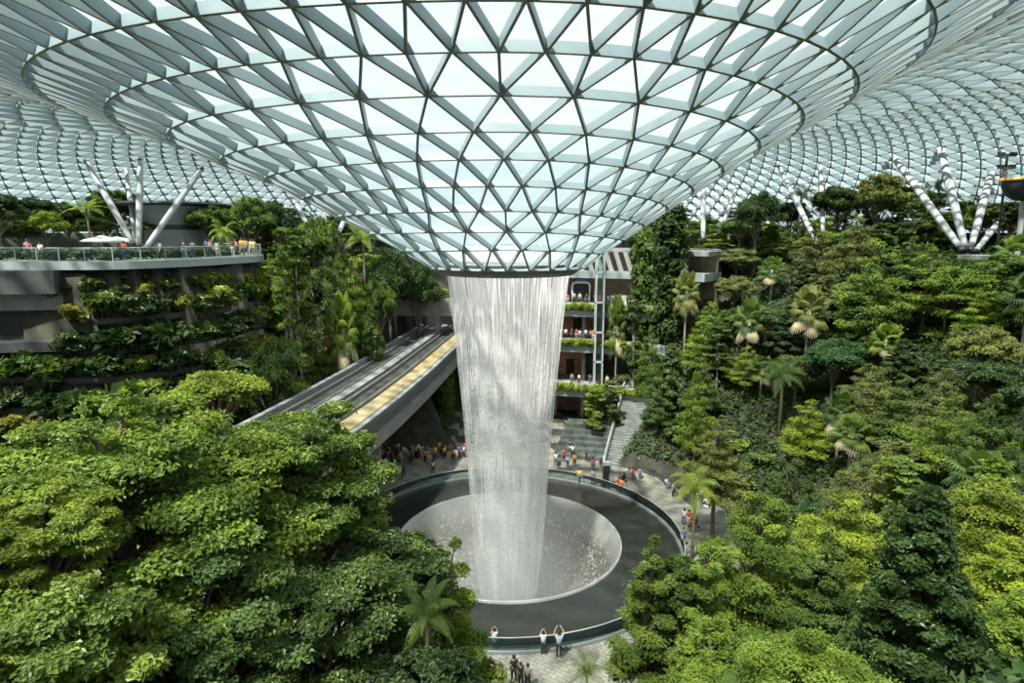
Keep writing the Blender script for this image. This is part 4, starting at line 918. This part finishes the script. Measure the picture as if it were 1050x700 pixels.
fill([(22.9, 1.5, 'the low shrub border by the benches'), (25.5, 1.8, 'the second shrub border by the benches')], -10, 50, 'right', ['shrub', 'bigleaf'])
KR = ['dome', 'layer', 'layer', 'cone', 'dome', 'slender', 'layer', 'fan', 'dome', 'vine']
fill([(24, 5.0, 'the terrace row bordering the plaza'), (28, 6.0, 'the second terrace row up right'), (32, 6.5, 'the third terrace row up right'), (36.5, 6.5, 'the fourth terrace row up right'), (41, 6.5, 'the fifth terrace row up right'), (46, 6.0, 'the sixth terrace row up right'), (51, 5.0, 'the row just below the right rim')], -72, 52, 'right', KR)
fill([(58, 5.2, 'the garden row along the right rim'), (66, 6, 'the rearmost garden row at right'), (78, 6, 'the glass side garden row at right')], -30, 78, 'right', ['dome', 'dome', 'layer', 'slender', 'feather'])
fill([(36, 6.5, 'the low row left behind track'), (42, 6.5, 'the middle row left behind track'), (48, 6.0, 'the high row left behind track'), (56, 6.0, 'the rim row left behind track')], 112, 142, 'left', ['dome', 'layer', 'slender', 'dome', 'feather', 'vine'])
fill([(26, 5.0, 'the row at the left wall foot'), (31, 5.5, 'the second row from left wall foot')], 145, 215, 'left', ['dome', 'layer', 'shrub', 'dome'])
fill([(62, 7, 'the rear tree row on the left deck'), (72, 7.5, 'the second last left deck row'), (82, 6.5, 'the last left deck row')], 112, 165, 'left', ['dome', 'dome', 'layer', 'feather'])
fill([(30, 5.5, 'the near left slope row'), (37, 6, 'the upper near left slope row')], 208, 245, 'left', ['dome', 'layer'])
# -- shelves of plants hung on the left wall
rowz = [(21.6, 'top'), (19.6, 'second'), (17.2, 'third'), (14.8, 'fourth'), (12.2, 'fifth'), (9.6, 'lowest')]
for zi, (z, rn) in enumerate(rowz):
    q = 0
    for i in range(8, 59, 2) if zi in (0, 2, 4) else range(9, 59, 2):
        if z > 16.5 and Wf[i][0] < -37: continue
        x = A2[i][0] - d[i][0] * (.9 + .5 * zi * .8) + random.uniform(-.3, .3); y = A2[i][1] - d[i][1] * (.9 + .5 * zi * .8); k = random.choice(['shrub', 'shrub', 'bigleaf']); ck = random.choice(['gold', 'yellow', 'mid', 'deep', 'mid'] if zi in (0, 1) else ['mid', 'deep', 'deep', 'mid', 'deep', 'bright', 'gold'])
        vi[0] += 1; s = random.uniform(1.0, 1.7) if zi else random.uniform(.7, 1.0)
        plant(PR[k][vi[0] % len(PR[k])], NAME[k], x, y, z - .6 + random.uniform(-.4, .4), s, s, random.uniform(0, 6), COL[ck][1], '%s %s, %s from left, %s shelf of the left wall' % (COL[ck][0], 'shrub' if k == 'shrub' else 'big leaved plant', ORD[q], rn), catof(k), 'plants on the left wall shelves'); q += 1
    sh = MB(); A3 = A2 - d * (1.0 + .4 * zi)
    V = np.vstack([np.c_[A2, np.full(60, z - 1.0)], np.c_[A3, np.full(60, z - 1.0)], np.c_[A3, np.full(60, z - .45)], np.c_[A2, np.full(60, z - .45)]])
    i0 = 12 if z > 16.5 else 0
    sh.add(V, [(a_ * 60 + i, a_ * 60 + i + 1, b_ * 60 + i + 1, b_ * 60 + i) for i in range(i0, 59) for a_, b_ in ((0, 1), (1, 2), (2, 3))])
    tag(sh.build('trim_shelf', M['darkconc'], None, True), '%s planting shelf running along the left deck wall' % rn, 'shelf', kind='structure')
pk = at(157, 378, 46)
# climbers on the deck wall, low planting on the deck
def climbers():
    g = np.random.default_rng(9); n_ = 26000; k = g.uniform(9, 58.9, n_); i = k.astype(int); fr = k - i
    p = A2[i] * (1 - fr)[:, None] + A2[np.minimum(i + 1, 59)] * fr[:, None]; dd_ = d[i]; z = g.uniform(1, 22.6, n_)
    nz = np.sin(k * .9 + np.sin(z * .8)) + np.sin(z * 1.3 + np.sin(k * .5) * 2); ok = (nz > -.5) & ~((z > 16.4) & (p[:, 0] < -36)); p = p[ok]; dd_ = dd_[ok]; z = z[ok]; n_ = len(z)
    c = np.c_[p - dd_ * g.uniform(.1, .9, n_)[:, None], z]; nr = unit(np.c_[-dd_, np.full(n_, .7)] + g.normal(size=(n_, 3)) * .5)
    V, Q = leaf_cards(c, nr, np.full(n_, .5), np.full(n_, .28), g); o = link(bpy.data.objects.new('climbing_plants', np_mesh('climbing_plants', V, Q, [M['leaf']], tint=np.repeat(np.clip(g.normal(size=n_) * .25 + .4, 0, 1), 4))))
    o.color = (.05, .09, .022, 1); tag(o, 'dark climbing plants covering the wall below the left deck', 'climbers', kind='stuff')
climbers()
q = 0
for i in range(4, 58, 2):
    vi[0] += 1; x = A[i][0] + d[i][0] * random.uniform(3.5, 4.5); y = A[i][1] + d[i][1] * random.uniform(3.5, 4.5)
    plant(PR['shrub'][vi[0] % 3], 'shrub', x, y, 23.8, 1.2, .62, random.uniform(0, 6), COL['deep'][1], 'low dark shrub on the left deck behind the railing, %s from left' % ORD[q], 'shrub', 'low shrubs behind the deck railing'); q += 1
# -- hedges along the mall galleries
for z, r_, rn in ((16.4, 35.7, 'top'), (11.6, 34.7, 'middle'), (5.6, 33.7, 'bottom')):
    g = np.random.default_rng(int(z)); pads = []
    for a in np.arange(58, 96.5, .8):
        pads.append((CX + r_ * math.cos(R(a)), CY + r_ * math.sin(R(a)), z - .15 + g.uniform(-.2, .2), .5, .5, .5))
    V, Q, T_ = pad_leaves(pads, 9000, .26, .14, g)
    o = link(bpy.data.objects.new('hedge', np_mesh('hedge', V, Q, [M['leaf']], tint=T_))); o.color = col4(COL['yellow'][1]); tag(o, 'trailing yellow green hedge along the edge of the %s mall gallery' % rn, 'hedge', kind='stuff')
# -- undergrowth over the slopes
def undergrowth():
    g = np.random.default_rng(5); c = []; 
    while len(c) < 110000:
        a = g.uniform(0, 2 * PI); r_ = math.sqrt(g.uniform(22.6 ** 2, 60 ** 2)); x = CX + r_ * math.cos(a); y = CY + r_ * math.sin(a)
        ad = math.degrees(a)
        if 56 < ad < 108 and r_ < 44: continue
        if math.hypot(x, y) < 9 or y < -2: continue
        if in_deck(x, y) or (abs(x - trk_x(y)) < 5 and y < 96): continue
        h = hgt(x, y); c.append((x, y, h + abs(g.normal()) * .45 + .1))
    c = np.array(c); n_ = len(c); nr = unit(np.array([0, 0, 1.0]) + g.normal(size=(n_, 3)) * .5)
    V, Q = leaf_cards(c, nr, np.full(n_, .55), np.full(n_, .3), g); o = link(bpy.data.objects.new('undergrowth', np_mesh('undergrowth', V, Q, [M['leaf']], tint=np.repeat(np.clip(g.normal(size=n_) * .2 + .4, 0, 1), 4))))
    o.color = (.06, .115, .028, 1); tag(o, 'dense low green undergrowth covering the terraced slopes', 'undergrowth', kind='stuff')
undergrowth()

# ------------------------------------------------------------------ people
def skin_mesh(name, pts, edges, radii, mats, sub=1, root=0):
    me = bpy.data.meshes.new(name); me.from_pydata(pts, edges, []); o = bpy.data.objects.new(name, me); C.objects.link(o)
    md = o.modifiers.new('s', 'SKIN'); md.use_smooth_shade = True
    for i, r_ in enumerate(radii): me.skin_vertices[0].data[i].radius = (r_, r_) if not isinstance(r_, tuple) else r_
    me.skin_vertices[0].data[root].use_root = True
    if sub: s_ = o.modifiers.new('b', 'SUBSURF'); s_.levels = sub; s_.render_levels = sub
    dg = bpy.context.evaluated_depsgraph_get(); ev = o.evaluated_get(dg); m2 = bpy.data.meshes.new_from_object(ev); m2.name = name
    m2.materials.clear(); [m2.materials.append(m) for m in mats]
    bpy.data.objects.remove(o); return m2
def merge_mesh(name, meshes, mats):
    V = []; F_ = []; n_ = 0
    for me in meshes:
        V += [tuple(v.co) for v in me.vertices]; F_ += [tuple(i + n_ for i in p.vertices) for p in me.polygons]; n_ = len(V)
    m = bpy.data.meshes.new(name); m.from_pydata(V, [], F_)
    for x in mats: m.materials.append(x)
    for p in m.polygons: p.use_smooth = True
    m.update(); return m
def make_person(pose):
    """faces +y. returns (body, shirt, trousers, hair) meshes, feet on z=0"""
    J = {'pel': (0, 0, .95), 'wai': (0, 0, 1.08), 'che': (0, .01, 1.3), 'nek': (0, 0, 1.47), 'hea': (0, .02, 1.58), 'top': (0, .02, 1.68)}
    sh = {s: (s * .18, 0, 1.42) for s in (-1, 1)}; arm = {}; leg = {}
    for s in (-1, 1):
        if pose == 'up': arm[s] = [(s * .32, .08, 1.55), (s * .17, .24, 1.80), (s * .12, .27, 1.86)]
        elif pose == 'photo': arm[s] = [(s * .26, .12, 1.22), (s * .12, .34, 1.48), (s * .07, .38, 1.53)]
        elif pose == 'walk': arm[s] = [(s * .25, -.1 * s, 1.16), (s * .24, .1 * -s + .08, .93), (s * .23, .1 * -s + .12, .84)]
        elif pose == 'sit': arm[s] = [(s * .25, .06, .78), (s * .15, .28, .68), (s * .1, .36, .68)]
        else: arm[s] = [(s * .24, -.02, 1.15), (s * .25, .05, .91), (s * .24, .08, .82)]
        if pose == 'walk': leg[s] = [(s * .1, 0, .9), (s * .1, .16 * s + .04, .5), (s * .1, .26 * s - .05, .1), (s * .1, .26 * s + .12, .04)]
        elif pose == 'sit': leg[s] = [(s * .1, 0, .52), (s * .12, .42, .5), (s * .12, .42, .1), (s * .12, .58, .04)]
        else: leg[s] = [(s * .1, 0, .9), (s * .11, .02, .5), (s * .12, -.02, .1), (s * .13, .14, .04)]
    if pose == 'sit':
        dz = -.4; J = {k: (v[0], v[1], v[2] + dz) for k, v in J.items()}; sh = {s: (v[0], v[1], v[2] + dz) for s, v in sh.items()}
    P = [J['pel'], J['wai'], J['che'], J['nek'], J['hea'], J['top']]; E = [(0, 1), (1, 2), (2, 3), (3, 4), (4, 5)]; Rd = [.13, .12, .14, .055, .095, .07]
    for s in (-1, 1):
        b0 = len(P); P += [sh[s]] + arm[s]; Rd += [.06, .042, .03, .032]; E += [(2, b0), (b0, b0 + 1), (b0 + 1, b0 + 2), (b0 + 2, b0 + 3)]
        b0 = len(P); P += leg[s]; Rd += [.085, .06, .04, .035]; E += [(0, b0), (b0, b0 + 1), (b0 + 1, b0 + 2), (b0 + 2, b0 + 3)]
    parts = [skin_mesh('body', P, E, Rd, [M['skin']])]
    hz = J['hea'][2]
    parts.append(skin_mesh('nose', [(0, .1, hz + .01), (0, .135, hz - .015)], [(0, 1)], [.012, .016], [M['skin']], 0))
    for s in (-1, 1):
        parts.append(skin_mesh('ear', [(s * .088, .01, hz - .02), (s * .095, 0, hz + .02)], [(0, 1)], [.014, .018], [M['skin']], 0))
        h = Vector(arm[s][2]); dr = (h - Vector(arm[s][1])).normalized() if (h - Vector(arm[s][1])).length > 0 else Vector((0, 0, -1)); sd = dr.cross(Vector((0, 1, .2))).normalized()
        for k in range(4):
            a_ = h + sd * (k - 1.5) * .019; parts.append(skin_mesh('f', [tuple(a_), tuple(a_ + dr * (.045 + .012 * (k in (1, 2)))), tuple(a_ + dr * (.075 + .015 * (k in (1, 2))) + Vector((0, .012, 0)))], [(0, 1), (1, 2)], [.009, .008, .007], [M['skin']], 0))
        parts.append(skin_mesh('f', [tuple(h - dr * .02), tuple(h + sd * -s * .04 + dr * .02)], [(0, 1)], [.011, .009], [M['skin']], 0))
    body = merge_mesh('person', parts, [M['skin']])
    P = [J['pel'], J['wai'], J['che'], (0, 0, J['nek'][2] - .03)]; E = [(0, 1), (1, 2), (2, 3)]; Rd = [.15, .145, .165, .075]
    for s in (-1, 1):
        b0 = len(P); m_ = tuple(Vector(sh[s]) * .4 + Vector(arm[s][0]) * .6); P += [sh[s], m_]; Rd += [.075, .062]; E += [(2, b0), (b0, b0 + 1)]
    shirt = skin_mesh('shirt', P, E, Rd, [M['obj']])
    P = [(0, 0, J['pel'][2] + .04)]; E = []; Rd = [.155]
    for s in (-1, 1):
        b0 = len(P); P += leg[s][:3]; Rd += [.105, .075, .055]; E += [(0, b0), (b0, b0 + 1), (b0 + 1, b0 + 2)]
    tr_ = skin_mesh('trousers', P, E, Rd, [M['obj']])
    hx = J['hea']; hb = MB(); hb.lathe([(.01, .125), (.06, .115), (.1, .06), (.112, -.01), (.09, -.06), (.05, -.07)], 12)
    hv = np.vstack(hb.V); hv[:, 1] = hv[:, 1] * 1.05 - .022; hv += np.array([hx[0], hx[1], hx[2] + .06])
    hair = np_mesh('hair', hv, np.vstack(hb.Q), [M['hair']], smooth=True)
    return body, shirt, tr_, hair
PPL = {k: make_person(k) for k in ('stand', 'up', 'photo', 'walk', 'sit')}
SC = {'white': (.75, .75, .73), 'red': (.55, .04, .03), 'orange': (.75, .22, .03), 'yellow': (.8, .55, .05), 'blue': (.08, .18, .45), 'black': (.02, .02, .02), 'grey': (.3, .3, .3), 'pink': (.65, .2, .3), 'green': (.1, .3, .12), 'purple': (.25, .12, .4), 'light blue': (.4, .55, .7)}
TC = [('dark', (.025, .028, .035)), ('blue', (.06, .09, .18)), ('beige', (.4, .33, .24)), ('black', (.012, .012, .012))]
def person(x, y, z, rot, pose, shirt, label, group=None, s=1.0, tc=None):
    me = PPL[pose]; o = bpy.data.objects.new('person', me[0]); C.objects.link(o); o.location = (x, y, z); o.rotation_euler = (0, 0, rot); o.scale = (s,) * 3
    tag(o, label, 'person', group); t = TC[random.randrange(4)] if tc is None else TC[tc]
    for nm, m_, c in (('shirt', me[1], SC[shirt]), ('trousers', me[2], t[1]), ('hair', me[3], (0, 0, 0))):
        q = bpy.data.objects.new(nm, m_); C.objects.link(q); q.parent = o; q.color = col4(c)
    return o
def P2(px, py, z, rotdeg, pose, shirt, label, s=1.0, tc=None):
    p = on_z(px, py, z); return person(p.x, p.y, z, R(rotdeg), pose, shirt, label, None, s, tc)
P2(573, 674, 0, 0, 'up', 'light blue', 'person in light blue shirt and dark trousers, arms raised photographing at barrier', 1.04, 0)
P2(557, 671, 0, 0, 'photo', 'white', 'person in white shirt at the pool barrier, left of the arms raised one', .95, 0)
P2(507, 668, 0, 0, 'photo', 'white', 'person in white half hidden by leaves at the pool barrier', .95)
P2(638, 693, 0, 150, 'stand', 'orange', 'person in orange top and black trousers standing at the bottom right of centre', .97, 3)
P2(527, 700, 0, 20, 'stand', 'black', 'tall person in black at the bottom edge below the pool', 1.05, 3)
P2(534, 704, 0, 200, 'stand', 'black', 'shorter person in black, middle of the bottom edge group', .92, 3)
P2(541, 706, 0, 160, 'stand', 'grey', 'long haired person at right of the bottom edge group', .94, 3)
P2(514, 708, 0, 40, 'stand', 'white', 'person in white at the left of the bottom edge group', .95)
for px, py, rot, pose, sh_, lab in (
  (594, 496, 190, 'walk', 'yellow', 'person in yellow walking behind the pool'),
  (608, 497, 170, 'stand', 'grey', 'person in grey left of the totem post'),
  (634, 505, 200, 'stand', 'red', 'person in red on the pool side of the totem, left of the pair'),
  (637, 506, 160, 'stand', 'orange', 'person in orange on the pool side of the totem, right of the pair'),
  (608, 484, 180, 'stand', 'pink', 'person in pink near the wet stepped terraces'),
  (616, 484, 200, 'stand', 'red', 'person in dark red left of the long red dress one'),
  (624, 486, 150, 'stand', 'pink', 'person in bright pink behind the totem post'),
  (570, 478, 180, 'stand', 'white', 'person in white at far right edge of the falling water'),
  (573, 482, 150, 'stand', 'grey', 'person in grey at the right edge of the falling water'),
  (578, 474, 200, 'stand', 'red', 'person in red in the crowd right of the waterfall'),
  (582, 480, 180, 'photo', 'white', 'person in white photographing in the crowd right of the waterfall'),
  (587, 470, 180, 'photo', 'white', 'rear person in white in the crowd right of the waterfall'),
  (589, 479, 170, 'stand', 'orange', 'person in orange in the crowd right of the waterfall'),
  (584, 465, 190, 'stand', 'black', 'rear person in black in the crowd right of the waterfall'),
  (645, 491, 180, 'sit', 'white', 'seated person in white at the stair foot, left of three'),
  (649, 491, 180, 'sit', 'red', 'seated person in red at the stair foot, middle of three'),
  (656, 490, 180, 'sit', 'blue', 'seated person in blue at the stair foot, right of three'),
  (683, 501, 220, 'sit', 'white', 'seated person in white on the long dark bench, first'),
  (690, 510, 220, 'stand', 'grey', 'standing person in grey beside the long dark bench'),
  (695, 508, 210, 'sit', 'black', 'seated person in black on the long dark bench'),
  (709, 505, 200, 'sit', 'orange', 'seated person in orange behind the white slanted panels, left'),
  (713, 503, 200, 'stand', 'orange', 'person in orange behind the white slanted panels, right'),
  (706, 540, 150, 'stand', 'red', 'person in red pushing the red stroller'),
  (701, 539, 170, 'stand', 'white', 'person in white next to the one pushing the red stroller'),
  (736, 512, 200, 'sit', 'pink', 'seated person in pink at the lower white slanted panel'),
  (414, 490, 180, 'walk', 'black', 'person in black walking alone left of the pool'),
  (444, 486, 180, 'walk', 'white', 'person in white walking alone behind the pool at left'),
  (379, 500, 190, 'stand', 'orange', 'person in orange at the foot of the track pillar, left'),
  (384, 501, 170, 'stand', 'red', 'person in red at the foot of the track pillar, right'),
  (601, 474, 180, 'stand', 'black', 'person in black on the left of the wet stepped terraces'),
  (700, 560, 200, 'stand', 'blue', 'person in blue alone near the right plaza edge'),
  (681, 486, 200, 'sit', 'purple', 'person in purple resting in shade beyond the bench')):
    P2(px, py, 0, rot, pose, sh_, lab, random.uniform(.9, 1.02))
# crowds
cols = ['white', 'white', 'red', 'grey', 'black', 'yellow', 'blue', 'pink', 'purple', 'light blue', 'orange', 'black', 'white']
def crowd(pts, where, group):
    pts = sorted(pts, key=lambda p: proj(p)[0])
    for i, p in enumerate(pts):
        c = random.choice(cols); 
        person(p[0], p[1], p[2], R(180) + random.uniform(-.9, .9), random.choice(['stand', 'stand', 'photo', 'walk']), c, 'person in %s, %s from left %s' % (c, ORD[i], where), group, random.uniform(.88, 1.05))
pts = []
for i in range(44): p = on_z(390 + i * 2.1 + random.uniform(-1, 1), random.uniform(466, 476), 0); pts.append(tuple(p))
crowd(pts, 'in the crowd left behind the waterfall', 'crowd left behind the waterfall')
pts = [(A[i][0] + d[i][0] * random.uniform(.7, 1.6), A[i][1] + d[i][1] * random.uniform(.7, 1.6), 23.8) for i in (14, 15, 21, 22, 29, 32, 34, 35, 37, 38, 39, 41, 42, 43, 45, 46, 47, 48, 49, 50, 51, 52, 53)]
crowd(pts, 'at the left deck railing', 'people at the left deck railing')
for z, r_, n_, a0, a1, nm in ((16.4, 36.9, 14, 63, 82, 'top'), (11.6, 35.9, 20, 66, 86, 'middle'), (5.6, 34.9, 6, 66, 76, 'bottom')):
    crowd([(CX + r_ * math.cos(R(a)), CY + r_ * math.sin(R(a)), z) for a in np.linspace(a0, a1, n_) + rng.uniform(-.3, .3, n_)], 'on the %s mall gallery' % nm, 'people on the %s mall gallery' % nm)
q = at(1030, 262, 58); b = MB(); b.box(-2.2, 2.2, -1, 3, -.4, 0); o = b.build('lookout_slab', M['decktop']); o.location = (q.x, q.y, q.z); tag(o, 'small stone lookout slab among the trees at the right edge', 'platform')
person(q.x, q.y - .2, q.z, R(160), 'photo', 'white', 'person in white photographing from the lookout slab at the right edge')

# ------------------------------------------------------------------ light, sky, camera
sun = bpy.data.lights.new('sun', 'SUN'); sun.energy = 12.5; sun.angle = R(2.6); sun.color = (1, .95, .86)
so = link(bpy.data.objects.new('sun', sun)); dirv = Vector((-.30, -.42, .86)); so.rotation_euler = dirv.to_track_quat('Z', 'Y').to_euler(); so.location = (-30, -40, 90)
w = bpy.data.worlds.new('World'); bpy.context.scene.world = w; w.use_nodes = True; t = w.node_tree
for n_ in list(t.nodes): t.nodes.remove(n_)
out = N(t, 'ShaderNodeOutputWorld'); bg = N(t, 'ShaderNodeBackground'); tc = N(t, 'ShaderNodeTexCoord')
no = N(t, 'ShaderNodeTexNoise'); no.inputs['Scale'].default_value = 3.5; no.inputs['Detail'].default_value = 6; t.links.new(tc.outputs['Generated'], no.inputs['Vector'])
r_ = N(t, 'ShaderNodeValToRGB'); r_.color_ramp.elements[0].position = .35; r_.color_ramp.elements[0].color = (.66, .86, .94, 1); r_.color_ramp.elements[1].position = .6; r_.color_ramp.elements[1].color = (.86, .97, 1.0, 1)
t.links.new(no.outputs[0], r_.inputs[0]); t.links.new(r_.outputs[0], bg.inputs[0]); bg.inputs[1].default_value = 1.1; t.links.new(bg.outputs[0], out.inputs[0])
cam = bpy.data.cameras.new('camera'); cam.sensor_width = 36; cam.lens = F / 1050 * 36; cam.clip_end = 600
co = link(bpy.data.objects.new('camera', cam)); co.location = (0, 0, HC); co.rotation_euler = (R(90) - PITCH, 0, 0)
sc = bpy.context.scene; sc.camera = co
sc.view_settings.view_transform = 'Standard'; sc.view_settings.exposure = 0.12; sc.view_settings.gamma = 1.08
sc.cycles.max_bounces = 8; sc.cycles.transparent_max_bounces = 24; sc.cycles.diffuse_bounces = 3; sc.cycles.glossy_bounces = 2; sc.cycles.transmission_bounces = 4; sc.cycles.volume_bounces = 1
sc.cycles.volume_step_rate = 3.0; sc.cycles.volume_max_steps = 64; sc.cycles.sample_clamp_indirect = 6
